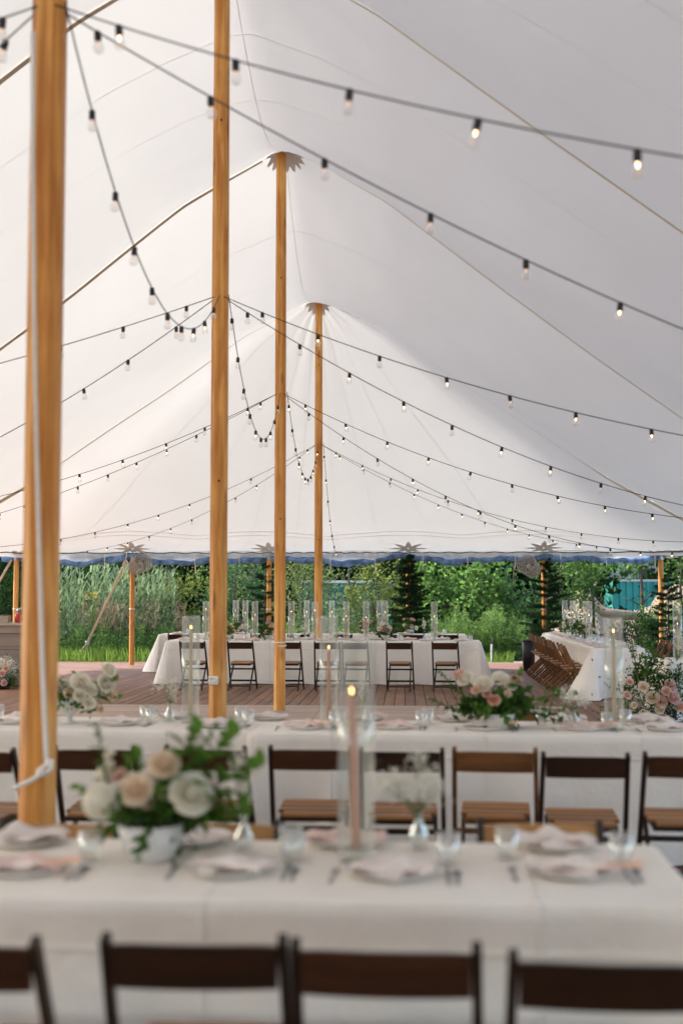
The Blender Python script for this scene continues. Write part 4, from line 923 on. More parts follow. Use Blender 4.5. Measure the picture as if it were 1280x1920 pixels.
# heap of sandy earth
q = MB(); nx, ny = 60, 24; X0, X1 = (1030 - 640) / F_PX * 42, (1300 - 640) / F_PX * 42; pf = [(1030, 1175), (1060, 1160), (1085, 1118), (1105, 1112), (1118, 1130), (1140, 1140), (1170, 1148), (1200, 1146), (1228, 1138), (1245, 1112), (1270, 1095), (1300, 1100)]
for j in range(ny):
    for i in range(nx):
        X = X0 + (X1 - X0) * i / (nx - 1); px = 640 + X / 42 * F_PX; yy = np.interp(px, [a for a, b in pf], [b for a, b in pf]); z = 1.6 + (1112 - yy) * 42 / F_PX; s_ = math.sin(math.pi * j / (ny - 1)) ** 0.7
        q.v.append((X, 40 + 5 * j / (ny - 1), -0.15 + (z + .15) * s_ + 0.06 * math.sin(i * 1.7 + j) * math.sin(j * 1.3 + i * .4)))
q.f = [(j * nx + i, j * nx + i + 1, (j + 1) * nx + i + 1, (j + 1) * nx + i) for j in range(ny - 1) for i in range(nx - 1)]
tag(q.build('earth_mound', M['sand'], None, True), kind='structure')
q = MB(); b = at(1085, 1108, 37); e = at(1135, 1150, 36.5); t = thing('driftwood_log', 'pale bent log leaning on the earth mound', 'log', (b.x, b.y, 0))
o3 = Vector((b.x, b.y, 0)); q.tube([b - o3, b.lerp(e, .3) - o3 + Vector((0, 0, .05)), b.lerp(e, .65) - o3 - Vector((0, 0, .04)), e - o3, at(1190, 1155, 36.5) - o3, at(1235, 1180, 36.5) - o3], [.10, .17, .15, .16, .14, .2], 10); q.build('stem', M['sand'], t, True)
q = MB(); q.tube([at(1100, 1120, 36.9) - o3, at(1112, 1100, 36.9) - o3, at(1118, 1092, 37) - o3], [.08, .06, .03], 7); q.build('snag', M['sand'], t, True)
# gravel patch, marker post, black bin
q = MB(); 
for k in range(24):
    a = 6.283 * k / 24; q.v.append((4.35 + 1.5 * math.cos(a) * (1 + .2 * math.sin(3 * a)), 30.9 + 1.7 * math.sin(a), -0.06))
q.f = [tuple(range(24))]; tag(q.build('gravel_path', m_plain('gravel', (0.36, 0.31, 0.25), .95, var=.4, scale=30, bmp=.5)), kind='structure')
p = Vector(((920 - 640) / F_PX * 29, 29.0, -0.12)); t = thing('marker_post', 'thin pale post with dark top beside the far right deck edge', 'post', p)
q = MB(); q.tube([(0, 0, 0), (0, 0, .52)], .028, 8); q.build('shaft', M['white_paint'], t); q = MB(); q.tube([(0.02, 0, .1), (0.03, 0, .62), (0.03, 0, .66)], [.02, .02, .01], 8); q.build('dark_rod', M['black'], t)
p = on_z(986, 1243, 0.0); t = thing('waste_bin', 'black bin standing behind the chairs by the right-hand table', 'bin', (3.85, 25.4, 0))
q = MB(); q.lathe([(0, .004), (.12, .004), (.14, .62), (.13, .62), (.115, .1), (0, .1)], 18); q.build('body', M['black'], t, True); q = MB(); q.tube([(.14 * math.cos(a), .14 * math.sin(a), .62) for a in np.linspace(0, 6.283, 22)], .012, 5); q.build('rim', M['black'], t)
# ------------------------------------------------------------------ bar counter on the left
M['bar_wood'] = m_wood('bar_boards', (0.17, 0.13, 0.10), (0.29, 0.23, 0.18), 'X', 0.75, 0.6, 0.15)
M['bar_top'] = m_wood('bar_top', (0.33, 0.25, 0.18), (0.45, 0.36, 0.27), 'X', 0.6, 0.6, 0.05)
bx1 = (92 - 640) / F_PX * 21.2; bx0 = bx1 - 2.6
t = thing('bar_counter', 'weathered wooden bar counter at the left edge of the deck', 'bar counter', ((bx0 + bx1) / 2, 21.5, 0.002), -AX)
q = MB(); q.box((0, 0, 1.06), (2.7, 0.62, 0.045), None, .006); q.build('counter_top', M['bar_top'], t)
for k, (z0, z1) in enumerate(((0.02, .34), (.345, .62), (.625, .90), (.905, 1.035))):
    q = MB(); q.box((0, -.25 - (.012 if k == 3 else 0), (z0 + z1) / 2), (2.55, .025, z1 - z0), None, .004); q.build('front_board', M['bar_wood'], t)
    q = MB(); q.box((1.265, .02, (z0 + z1) / 2), (.025, .50, z1 - z0), None, .004); q.build('side_board', M['bar_wood'], t)
q = MB(); q.box((-.1, .1, .5), (2.3, .4, 1.0)); q.build('inner_case', M['under'], t)
M['red'] = m_plain('red_plastic', (0.55, 0.03, 0.02), .3)
p = at(33, 1168, 21.4); t = thing('red_bottle', 'small red bottle with grey cap on the bar counter', 'bottle', (p.x, 21.45, 1.085))
q = MB(); q.lathe([(0, .0), (.048, 0), (.055, .02), (.055, .12), (.03, .165), (.0, .165)], 16); q.build('body', M['red'], t, True)
q = MB(); q.lathe([(0.024, .16), (.024, .2), (.03, .21), (.022, .25), (0, .255)], 12); q.build('cap', M['silver'], t, True); q = MB(); q.bar((0, 0, .23), (.06, 0, .26), .02, .012); q.build('spout', M['silver'], t)
p = at(5, 1172, 21.3); t = thing('wooden_box', 'small wooden box on the bar counter at the left edge', 'box', (p.x, 21.4, 1.085)); q = MB(); q.box((0, 0, .06), (.2, .2, .12), None, .005); q.build('body', M['bar_top'], t); q = MB(); q.box((0, 0, .126), (.21, .21, .012), None, .002); q.build('lid', M['bar_wood'], t)
# ------------------------------------------------------------------ place settings
M['plate'] = m_plain('stoneware', (0.82, 0.80, 0.77), 0.35, var=0.06, scale=25)
M['plate_rim'] = m_plain('stoneware_rim', (0.30, 0.27, 0.25), 0.5, var=0.1)
M['napkin'] = m_thin('pink_linen', (0.83, 0.63, 0.555), (0.7, 0.5, 0.45), 0.12, var=0.10, scale=9, bmp=0.2, bscale=60)
M['napkin2'] = m_thin('pale_pink_linen', (0.86, 0.77, 0.71), (0.7, 0.55, 0.5), 0.12, var=0.10, scale=9, bmp=0.2, bscale=60)
M['peach'] = m_thin('peach_petal', (0.84, 0.56, 0.43), (0.82, 0.52, 0.38), 0.3, var=0.1, island=0.12)
M['cutlery'] = m_plain('cutlery_steel', (0.28, 0.28, 0.29), 0.28, 1.0, 0.05)
q = MB(); q.lathe([(0.0, 0.006), (0.075, 0.006), (0.085, 0.002), (0.09, 0.0), (0.098, 0.004), (0.118, 0.014), (0.136, 0.021), (0.1365, 0.024), (0.132, 0.0245), (0.112, 0.017), (0.088, 0.011), (0.0, 0.010)], 40); PLATE = q.mesh('dish', M['plate'], True)
q = MB(); q.tube([(0.1355 * math.cos(a), 0.1355 * math.sin(a), 0.0235) for a in np.linspace(0, 6.2832, 41)], 0.0016, 5); RIM = q.mesh('rim_band', M['plate_rim'], True)
def napkin_mesh(seed, mat, L=0.285, W_=0.115):
    rs = random.Random(seed); nx, ny = 30, 12; q = MB(); ph = [rs.uniform(0, 6.28) for _ in range(5)]
    for j in range(ny):
        for i in range(nx):
            s_, t_ = i / (nx - 1) * 2 - 1, j / (ny - 1) * 2 - 1; pinch = 1 - 0.45 * math.exp(-((s_ - 0.15) / 0.25) ** 2)
            x = s_ * L / 2; y = t_ * W_ / 2 * pinch + 0.02 * math.sin(s_ * 2.2 + ph[0])
            z = 0.026 + 0.016 * (1 - t_ * t_) * (1.2 - .4 * s_ * s_) + 0.007 * math.sin(t_ * 9 + ph[1] + s_ * 2) + 0.022 * math.exp(-((s_ - .15) / .22) ** 2) * (1 - t_ * t_) + 0.005 * math.sin(s_ * 7 + ph[2])
            if abs(x) > 0.135: z -= 0.018 * min(1, (abs(x) - 0.135) / 0.03)
            q.v.append((x, y, max(z, 0.012)))
    q.f = [(j * nx + i, j * nx + i + 1, (j + 1) * nx + i + 1, (j + 1) * nx + i) for j in range(ny - 1) for i in range(nx - 1)]
    return q.mesh('fabric', mat, True)
NAP = [napkin_mesh(k, M['napkin'] if k % 2 else M['napkin2']) for k in range(4)]
def napkin_under(seed):   # lower folded layer
    q = MB(); rs = random.Random(seed); nx, ny = 16, 8
    for j in range(ny):
        for i in range(nx):
            s_, t_ = i / (nx - 1) * 2 - 1, j / (ny - 1) * 2 - 1
            q.v.append((s_ * 0.11 + .015 * t_, t_ * .085, 0.020 + .010 * (1 - s_ * s_) + .006 * math.sin(s_ * 6 + t_ * 3 + seed)))
    q.f = [(j * nx + i, j * nx + i + 1, (j + 1) * nx + i + 1, (j + 1) * nx + i) for j in range(ny - 1) for i in range(nx - 1)]; return q.mesh('lower_fold', M['napkin2'], True)
NAPU = [napkin_under(k) for k in range(2)]
q = MB(); q.lathe([(0, 0), (0.030, 0), (0.033, 0.004), (0.0345, 0.03), (0.0375, 0.092), (0.0362, 0.0925), (0.0335, 0.03), (0.030, 0.012), (0, 0.012)], 24); TUMB = q.mesh('cup', M['tumbler'], True)
q = MB(); q.tube([(0.0368 * math.cos(a), 0.0368 * math.sin(a), 0.092) for a in np.linspace(0, 6.2832, 25)], 0.0014, 5); TRIM_ = q.mesh('rim', M['plate'], True)
q = MB(); q.box((0, -0.045, 0.002), (0.011, 0.11, 0.0025), None, 0.0008); FORK_H = q.mesh('handle', M['cutlery'])
q = MB(); q.add([(-.011, .045, .003), (.011, .045, .003), (.004, .008, .002), (-.004, .008, .002)], [(3, 2, 1, 0)])
for k in range(4): q.box((-0.0095 + 0.0063 * k, 0.068, 0.0035), (0.0032, 0.05, 0.002))
FORK_T = q.mesh('tines', M['cutlery'])
q = MB(); q.box((0, 0.055, 0.0022), (0.017, 0.11, 0.002), None, 0.0008); KNIFE_B = q.mesh('blade', M['cutlery'])
q = MB()
for j in range(5):
    for i in range(7): a = i / 6 * 6.283; r = j / 4; q.v.append((0.018 * r * math.cos(a), 0.035 + 0.028 * r * math.sin(a), 0.004 - 0.004 * (1 - r * r) + .004 * r))
q.f = [(j * 7 + i, j * 7 + i + 1, (j + 1) * 7 + i + 1, (j + 1) * 7 + i) for j in range(4) for i in range(6)]; SPOON_B = q.mesh('bowl', M['cutlery'], True)
ZT = TOP + 0.0045
def setting(P, rot, who, grp, near=True, cut=True, glass=True, peach=False):
    P = Vector((P.x, P.y, ZT)); Rm = Matrix.Rotation(rot, 3, 'Z')
    t = thing('dinner_plate', 'pale stoneware plate, ' + who, 'plate', P, rot, grp + ' plates'); part('dish', PLATE, t); part('rim_band', RIM, t)
    nr = rot + random.uniform(-.5, .5); t = thing('napkin', 'knotted pink napkin on plate, ' + who, 'napkin', P, nr, grp + ' napkins')
    zs = random.uniform(.75, 1.0); part('fabric', random.choice(NAP), t, (0, 0, 0), (0, 0, 0), (random.uniform(.82, 1.0), random.uniform(.85, 1.1), zs)); part('lower_fold', random.choice(NAPU), t, (0, 0, 0), (0, 0, random.uniform(0, 3)))
    if peach:
        q = MB()
        for k in range(5): q.add([(0.09 + .02 * k, -.05 - .004 * k, .045), (.125 + .02 * k, -.06, .04), (.12 + .02 * k, -.03, .048 + .004 * k), (.095 + .02 * k, -.028, .04)], [(0, 1, 2, 3)])
        q.build('peach_bow', M['peach'], t)
    if glass:
        g = P + Rm @ Vector((0.17, 0.16 + random.uniform(-.02, .02), 0)); t = thing('tumbler', 'glass tumbler by plate, ' + who, 'glass', g, 0, grp + ' tumblers'); part('cup', TUMB, t); part('rim', TRIM_, t)
    if cut:
        for nm, dx, b in (('fork', -0.175, FORK_T), ('knife', 0.165, KNIFE_B), ('spoon', 0.192, SPOON_B)):
            t = thing(nm, 'silver %s by plate, %s' % (nm, who), nm, P + Rm @ Vector((dx, -0.01 + random.uniform(-.01, .01), 0.0005)), rot + random.uniform(-.04, .04), grp + ' cutlery'); part('handle', FORK_H, t); part({'fork': 'tines', 'knife': 'blade', 'spoon': 'bowl'}[nm], b, t)
G = 'front table'
for i, (x, y) in enumerate([(40, 1636), (432, 1638), (735, 1644), (1072, 1642)]): setting(on_z(x, y, TOP), T1.rot, '%s from the left near side of front table' % ORD[i], G, peach=i in (0, 3))
for i, (x, y) in enumerate([(45, 1584), (362, 1582), (650, 1586), (1040, 1592)]): setting(on_z(x, y, TOP), T1.rot + math.pi, '%s from the left far side of front table' % ORD[i], G, cut=False)
G = 'second table row'
for i, (x, y) in enumerate([(25, 1357), (225, 1360), (408, 1364), (572, 1367), (738, 1367), (908, 1369), (1092, 1370), (1250, 1371)]): setting(on_z(x, y, TOP), T2R.rot, '%s from the left, near side of second table row' % ORD[i], G, peach=i in (3, 5, 6))
for i, (x, y) in enumerate([(60, 1345), (330, 1347), (505, 1350), (690, 1351), (850, 1353), (1060, 1355), (1215, 1356)]): setting(on_z(x, y, TOP), T2R.rot + math.pi, '%s from the left, far side of second table row' % ORD[i], G, cut=False)
G = 'far table'
for i in range(9): setting(T3.p(-2.45 + 0.61 * i, -0.24), T3.rot, '%s from the left, near side of the far table' % ORD[i], G, cut=False)
for i in range(8): setting(T3.p(-2.15 + 0.61 * i, 0.24), T3.rot + math.pi, '%s from the left, far side of the far table' % ORD[i], G, cut=False)
G = 'farthest table'
for i in range(9): setting(T4.p(-2.75 + 0.66 * i, -0.22), T4.rot, '%s from the left, near side of the farthest table' % ORD[i], G, cut=False)
G = 'right-hand table'
for i in range(11):
    setting(T5.p(3.45 - 0.66 * i, -0.24), T5.rot, '%s nearest, chair side of right-hand table' % ORD[i], G, cut=False)
for i in range(8): setting(T5.p(3.45 - 0.66 * i, 0.24), T5.rot + math.pi, '%s nearest, outer side of right-hand table' % ORD[i], G, cut=False)
setting(T6.p(-0.45, 0.05), T6.rot, 'on the right edge table', 'right edge table', cut=False)

# ------------------------------------------------------------------ taper candles in tall glass cylinders
M['wax_ivory'] = m_thin('ivory_wax', (0.78, 0.68, 0.52), (0.8, 0.66, 0.45), 0.25, var=0.03)
M['wax_pink'] = m_thin('blush_wax', (0.78, 0.44, 0.32), (0.8, 0.45, 0.3), 0.25, var=0.03)
CYR, CYH = 0.058, 0.685
q = MB(); q.lathe([(0.0, 0.0), (CYR, 0.0), (CYR, CYH), (CYR - 0.0035, CYH), (CYR - 0.0035, 0.012), (0.0, 0.012)], 32); CYL = q.mesh('wall', M['glass'], True)
q = MB(); q.tube([((CYR - .0018) * math.cos(a), (CYR - .0018) * math.sin(a), CYH) for a in np.linspace(0, 6.2832, 33)], 0.0026, 6); CYRIM = q.mesh('rim', M['tumbler'], True)
q = MB(); q.lathe([(0, 0), (0.03, 0), (0.032, 0.006), (0.014, 0.012), (0.012, 0.03), (0.0145, 0.05), (0.0, 0.05)], 16); HOLD = q.mesh('holder', M['tumbler'], True)
q = MB(); q.lathe([(0.0140, 0.045), (0.0138, 0.15), (0.0105, 0.985), (0.006, 0.997), (0, 1.0)], 14); STICK = {c: q.mesh('wax_stick', M[c], True) for c in ('wax_ivory', 'wax_pink')}
q = MB(); q.lathe([(0, 0), (0.0045, 0.004), (0.0062, 0.012), (0.004, 0.026), (0.0012, 0.038), (0, 0.042)], 10); FLAME = q.mesh('flame', M['flame'], True)
q = MB(); q.tube([(0, 0, 0), (0.001, 0, 0.012)], 0.001, 5); WICK = q.mesh('wick', M['black'])
def candle(P, who, wax='wax_ivory', h=0.56, grp='taper candles on the tables', lit=True, tilt=0.0):
    P = Vector((P.x, P.y, ZT))
    t = thing('glass_cylinder', 'tall clear glass cylinder ' + who, 'candle glass', P, 0, 'tall glass cylinders on the tables'); part('wall', CYL, t); part('rim', CYRIM, t)
    t = thing('taper_candle', '%s taper candle in the glass cylinder %s' % ('blush pink' if wax == 'wax_pink' else 'ivory', who), 'candle', P + Vector((0, 0, 0.0125)), 0, grp); t.rotation_euler = (0, tilt, 0)
    part('holder', HOLD, t); part('wax_stick', STICK[wax], t, (0, 0, 0), (0, 0, 0), (1, 1, h)); part('wick', WICK, t, (0, 0, h - .002))
    if lit: part('flame', FLAME, t, (0, 0, h + .008), (0, 0, 0), (.6, .6, .55))
candle(at(668, 1550, 3.92), 'on the front table', 'wax_pink', 0.50, tilt=-0.03)
candle(at(357, 1345, 8.05), 'on the left half of the second table row', 'wax_ivory', 0.585)
candle(at(616, 1345, 7.95), 'on the middle of the second table row', 'wax_pink', 0.46)
candle(at(1151, 1345, 7.62), 'on the right half of the second table row', 'wax_ivory', 0.575)
for i, (x, h, wx) in enumerate([(386, .52, 'wax_ivory'), (478, .42, 'wax_ivory'), (546, .48, 'wax_ivory'), (590, .50, 'wax_pink'), (649, .40, 'wax_pink'), (686, .38, 'wax_pink'), (814, .40, 'wax_ivory')]):
    Yt = 21.95 - (x - 600) / F_PX * 21.9 * 0.07; candle(at(x, 1198, Yt), '%s from the left on the far table' % ORD[i], wx, h)
for i, (x, h) in enumerate([(442, .45), (460, .40), (575, .42), (622, .42), (711, .38), (722, .42)]):
    Yt = 25.35 - (x - 600) / F_PX * 25 * 0.06; candle(at(x, 1190, Yt), '%s from the left on the farthest table' % ORD[i], 'wax_ivory', h)
for i, f in enumerate((0.8, -0.3, -1.0, -2.3, -2.9)):
    candle(T5.p(f, 0.03 if i % 2 else -0.06), '%s nearest on the right-hand table' % ORD[i], 'wax_pink' if i % 2 else 'wax_ivory', 0.42 + .03 * (i % 3))
candle(at(1270, 1230, 15.75), 'on the right edge table', 'wax_ivory', 0.42)

# ------------------------------------------------------------------ flowers
M['pet_white'] = m_thin('white_petal', (0.88, 0.85, 0.76), (0.88, 0.84, 0.72), 0.28, var=0.05, island=0.08)
M['pet_cream'] = m_thin('cream_petal', (0.88, 0.77, 0.62), (0.86, 0.72, 0.55), 0.28, var=0.06, island=0.12)
M['pet_blush'] = m_thin('blush_petal', (0.86, 0.66, 0.55), (0.84, 0.56, 0.43), 0.28, var=0.08, island=0.14)
M['pet_pink'] = m_thin('pink_petal', (0.80, 0.57, 0.50), (0.78, 0.50, 0.42), 0.28, var=0.08, island=0.14)
M['pet_mauve'] = m_thin('mauve_petal', (0.62, 0.47, 0.45), (0.6, 0.42, 0.4), 0.25, var=0.08, island=0.14)
M['fol'] = m_thin('bouquet_leaf', (0.050, 0.105, 0.028), (0.11, 0.22, 0.035), 0.28, var=0.2, scale=14, island=0.3)
M['fol2'] = m_thin('bouquet_leaf_bright', (0.085, 0.17, 0.035), (0.17, 0.34, 0.05), 0.33, var=0.2, scale=14, island=0.25)
M['gyp'] = m_thin('gypsophila', (0.80, 0.78, 0.70), (0.8, 0.78, 0.68), 0.3, var=0.05, island=0.1)
M['bowl'] = m_plain('white_ceramic', (0.66, 0.64, 0.61), 0.45, var=0.06, scale=14)
def rose_mesh(name, mat, seed, openv=1.0):
    rs = random.Random(seed); q = MB(); nt, ns = 6, 6
    for (ro, n, h, wd, curl) in ((0.16, 3, 1.10, 1.3, 0.0), (0.34, 4, 1.08, 1.0, 0.0), (0.54, 5, 1.0, .85, 0.05), (0.76, 6, 0.86, .75, 0.12), (1.0, 7, 0.62, .68, 0.22)):
        p0 = rs.uniform(0, 6.28)
        for k in range(n):
            a0 = p0 + 6.283 * k / n + rs.uniform(-.12, .12); hh = h * rs.uniform(.92, 1.06); rr = ro * rs.uniform(.93, 1.06) * openv; b = len(q.v)
            for j in range(nt):
                t_ = j / (nt - 1)
                for i in range(ns):
                    s_ = i / (ns - 1) * 2 - 1; sh = (1 - abs(s_) ** 3 * 0.22 * t_)
                    r = rr * (math.sin(t_ * 1.45)) ** 0.75 + curl * max(0, t_ - .7) * 1.2 + rs.uniform(-.008, .008)
                    a = a0 + s_ * wd * (0.45 + .55 * math.sin(min(1, t_ * 1.3) * 1.57))
                    q.v.append((r * math.cos(a), r * math.sin(a), -0.62 + hh * t_ * sh - curl * max(0, t_ - .75) * 1.6 + .015 * math.sin(s_ * 7 + k)))
            q.f += [(b + j * ns + i, b + j * ns + i + 1, b + (j + 1) * ns + i + 1, b + (j + 1) * ns + i) for j in range(nt - 1) for i in range(ns - 1)]
    return q.mesh(name, mat, True)
def pom_mesh(name, mat, seed, n=170):
    rs = random.Random(seed); q = MB()
    for k in range(n):
        f = k / n; z = 1 - 1.75 * f; r = math.sqrt(max(0, 1 - z * z)); a = k * 2.39996; d = Vector((r * math.cos(a), r * math.sin(a), z)); u_ = d.cross(Vector((0, 0, 1)))
        u_ = u_.normalized() if u_.length > .01 else Vector((1, 0, 0)); w_ = u_.cross(d); s_ = 0.13 + .12 * f; c = d * (0.72 + rs.uniform(-.02, .02)); tip = d * 1.0 - w_ * 0.1 * 0 + w_ * (0.10 * f)
        q.add([c - u_ * s_ * .5, c - w_ * .1, c + u_ * s_ * .5, tip + u_ * s_ * .75 - w_ * s_ * .1, tip - w_ * s_ * 1.0 + d * .05, tip - u_ * s_ * .75 - w_ * s_ * .1], [(0, 1, 4, 5), (1, 2, 3, 4)])
    q.lathe([(0, -.8), (.5, -.6), (.78, 0), (.66, .45), (.4, .72), (0, .84)], 14)
    return q.mesh(name, mat, True)
BL = {}
for c in ('white', 'cream', 'blush', 'pink', 'mauve'):
    BL['rose', c] = rose_mesh('bloom', M['pet_' + c], hash(c) % 97 if False else len(c) * 7, 1.0); BL['open', c] = rose_mesh('bloom', M['pet_' + c], len(c) * 5 + 1, 1.15)
    BL['pom', c] = pom_mesh('bloom', M['pet_' + c], 5)
BL['rose', 'peach'] = rose_mesh('bloom', M['peach'], 3)
q = MB(); q.lathe([(0, 0), (.5, .1), (.75, .5), (.6, 1.0), (.2, 1.3), (0, 1.35)], 10); CORE = {c: q.mesh('bloom_heart', M[c], True) for c in ('pet_blush', 'peach', 'pet_cream', 'pet_white', 'pet_pink', 'pet_mauve')}
def sprig_mesh(name, mat, n, L, lw, ll, seed, curve=0.25):
    rs = random.Random(seed); q = MB(); pts = [Vector((curve * L * (i / 8) ** 2, 0, L * i / 8)) for i in range(9)]; q.tube(pts, [.0022] * 8 + [.001], 4)
    for k in range(n):
        f = 0.15 + 0.85 * k / (n - 1); i = min(7, int(f * 8)); p = pts[i].lerp(pts[i + 1], f * 8 - i); a = k * 2.4 + rs.uniform(-.4, .4); l_ = ll * (1.15 - .5 * f) * rs.uniform(.8, 1.15)
        d = Vector((math.cos(a), math.sin(a), 0.75 if k < n - 1 else 2.5)).normalized(); sd = d.cross(Vector((0, 0, 1))).normalized(); up = sd.cross(d); w_ = lw * rs.uniform(.85, 1.1); b = len(q.v)
        for t_, ww in ((0, .08), (.25, .75), (.5, 1), (.78, .65), (1, .03)):
            c = p + d * l_ * t_ - Vector((0, 0, l_ * .25 * t_ * t_)); q.v += [tuple(c - sd * w_ * ww * .5 + up * w_ * ww * .14), tuple(c), tuple(c + sd * w_ * ww * .5 + up * w_ * ww * .14)]
        for j in range(4): q.f += [(b + 3 * j, b + 3 * j + 1, b + 3 * j + 4, b + 3 * j + 3), (b + 3 * j + 1, b + 3 * j + 2, b + 3 * j + 5, b + 3 * j + 4)]
    return q.mesh(name, mat, True)
SPR = [sprig_mesh('leaf_sprig', M['fol'], 9, .16, .030, .060, 1), sprig_mesh('leaf_sprig', M['fol2'], 11, .20, .026, .062, 2), sprig_mesh('leaf_sprig', M['fol'], 13, .17, .016, .045, 3), sprig_mesh('leaf_sprig', M['fol2'], 13, .15, .032, .080, 4)]
def bowl_mesh(r, h, foot):
    q = MB()
    if foot: q.lathe([(0, 0), (r * .5, 0), (r * .5, h * .04), (r * .22, h * .10), (r * .16, h * .28), (r * .35, h * .38), (r * .8, h * .60), (r, h), (r * .95, h), (r * .7, h * .62), (0, h * .45)], 28)
    else: q.lathe([(0, 0), (r * .62, 0), (r * .66, h * .05), (r * .9, h * .5), (r, h), (r * .94, h), (r * .84, h * .5), (0, h * .2)], 28)
    return q.mesh('bowl', M['bowl'], True)
def gyp_pts(n, rx, rz, k=14): return crown_pts(n, rx, rx, rz, k, .22)
def centre(label, base, bowl, blooms, sprigs, spread=0.0, gyp=None, group='flower bowls on the tables', z0=ZT, fol_n=0, fol_r=(0.1, 0.08)):
    base = Vector((base.x, base.y, z0)); t = thing('flower_arrangement', label, 'flowers', base, 0, group)
    hb = 0.0
    if bowl: r, h, ft = bowl; part('bowl', bowl_mesh(r, h, ft), t); hb = h
    for (P, r, c, kd, core) in blooms:
        d = P - base - Vector((0, 0, hb)); dirn = Vector((d.x, d.y - 0.06, max(d.z, 0.02) + 0.03)).normalized(); dirn = (dirn + Vector((0, -.55, .1))).normalized()
        e = dirn.to_track_quat('Z', 'Y').to_euler(); o = part('bloom', BL[kd, c], t, P - base, e, (r, r, r))
        if core and kd != 'pom': part('bloom_heart', CORE[core], o, (0, 0, -.42), (0, 0, 0), (.34, .34, .55))
    for (dx, dy, dz, k, s_, tilt, az) in sprigs:
        o = part('leaf_sprig', SPR[k], t, (dx, dy, dz), (0, tilt, az), (s_, s_, s_))
    if fol_n:
        P = crown_pts(fol_n, fol_r[0], fol_r[0] * .8, fol_r[1], 12, .22) * np.array([1, .7, 1]) + np.array([0, .05, hb + fol_r[1] * .45]); tag(part('foliage', quads_mesh('foliage', leaf_quads(P, fol_r[0] * .34, .3, .5), M['fol']), t), kind='stuff')
    if gyp:
        for (c, rx, rz, n, s_) in gyp: P = gyp_pts(n, rx, rz) + np.array(list(c)); tag(part('white_sprays', quads_mesh('white_sprays', leaf_quads(P, s_, .2, .9), M['gyp']), t), kind='stuff')
    return t
def rsprigs(n, rad, z, s=(.7, 1.1), tl=(.5, 1.3), kinds=(0, 1, 2, 3)):
    return [(random.uniform(-rad, rad) * .4, random.uniform(-rad, rad) * .4, z + random.uniform(-.02, .03), random.choice(kinds), random.uniform(*s), random.uniform(*tl), 6.283 * k / n + random.uniform(-.4, .4)) for k in range(n)]
# front table bowl
Yc = 3.93; sc = Yc / F_PX
def bl(x, y, dy, rp, c, kd='rose', core=None, Y=None): P = at(x, y, (Y or Yc) + dy); return (P, rp * (Y or Yc) / F_PX, c, kd, core)
b1 = [bl(190, 1503, -.09, 33, 'white', 'pom'), bl(253, 1478, -.10, 31, 'cream', 'rose', 'peach'), bl(307, 1430, -.07, 29, 'cream', 'rose', 'peach'), bl(360, 1487, -.10, 39, 'white', 'rose', 'pet_white'),
      bl(197, 1440, .02, 17, 'white', 'open'), bl(203, 1462, .0, 13, 'white', 'rose'), bl(182, 1462, .02, 11, 'white', 'rose'), bl(330, 1458, -.04, 15, 'white', 'rose'), bl(285, 1455, -.03, 14, 'white', 'open'), bl(222, 1452, -.03, 15, 'blush', 'rose'), bl(312, 1488, -.07, 14, 'cream', 'rose'), bl(224, 1496, -.07, 13, 'peach', 'rose'), bl(277, 1503, -.06, 14, 'cream', 'rose'), bl(402, 1502, -.03, 13, 'pink', 'rose'),
      bl(395, 1470, .02, 11, 'blush', 'rose'), bl(205, 1412, .03, 12, 'white', 'rose')]
s1 = rsprigs(12, .10, .12, (.6, .95), (.6, 1.35)) + [(.06, -.04, .15, 3, 1.9, .45, 0.2), (.09, -.03, .14, 3, 1.8, .75, 0.0), (.03, -.03, .16, 3, 1.7, .2, .1), (-.03, .02, .12, 3, 1.3, -.3, .2), (.1, -.0, .12, 3, 1.2, 1.2, 0), (-.09, 0, .11, 3, 1.1, -1.1, 0), (-.07, 0, .15, 3, 1.0, -.25, 0), (0.02, .02, .15, 3, 1.1, .1, 0), (.10, -.02, .12, 3, 1.3, 1.0, -.2), (.05, .03, .16, 2, 1.6, .35, .5), (-.1, 0, .15, 2, 1.5, -.5, .3), (0.0, -.09, .115, 0, .8, 1.8, -1.6)]
base1 = on_z(285, 1612, TOP); base1 = Vector((base1.x, Yc, 0))
centre('large bowl of white and blush blooms on the front table', base1, (.105, .115, False), b1, s1, fol_n=420, fol_r=(.15, .10))
# second row, left footed bowl
Y2 = 8.0
b2 = [bl(152, 1277, -.05, 17, 'white', 'open', 'peach', Y2), bl(118, 1285, 0, 14, 'white', 'rose', None, Y2), bl(172, 1292, -.06, 13, 'white', 'rose', None, Y2), bl(201, 1281, -.02, 16, 'white', 'open', None, Y2), bl(206, 1254, 0, 13, 'white', 'open', None, Y2),
      bl(132, 1297, -.05, 13, 'cream', 'rose', None, Y2), bl(150, 1303, -.08, 12, 'white', 'rose', None, Y2), bl(168, 1318, -.08, 12, 'white', 'rose', None, Y2), bl(213, 1304, -.02, 10, 'cream', 'rose', None, Y2), bl(113, 1322, -.03, 13, 'white', 'open', None, Y2), bl(185, 1300, .0, 11, 'white', 'rose', None, Y2), bl(140, 1318, -.08, 10, 'white', 'rose', None, Y2), bl(190, 1330, -.05, 8, 'cream', 'rose', None, Y2)]
centre('footed bowl of white flowers on the second table beside the thickest pole', Vector((on_z(133, 1356, TOP).x, Y2, 0)), (.095, .15, True), b2, rsprigs(12, .11, .14, (.6, 1.0), (.8, 1.7)) + [(.12, 0, .2, 3, 1.2, .9, 0), (.14, 0, .16, 3, 1.1, 1.3, 0), (-.1, 0, .2, 0, 1.3, -.9, 0)], fol_n=240, fol_r=(.15, .10))
Y3 = 7.66
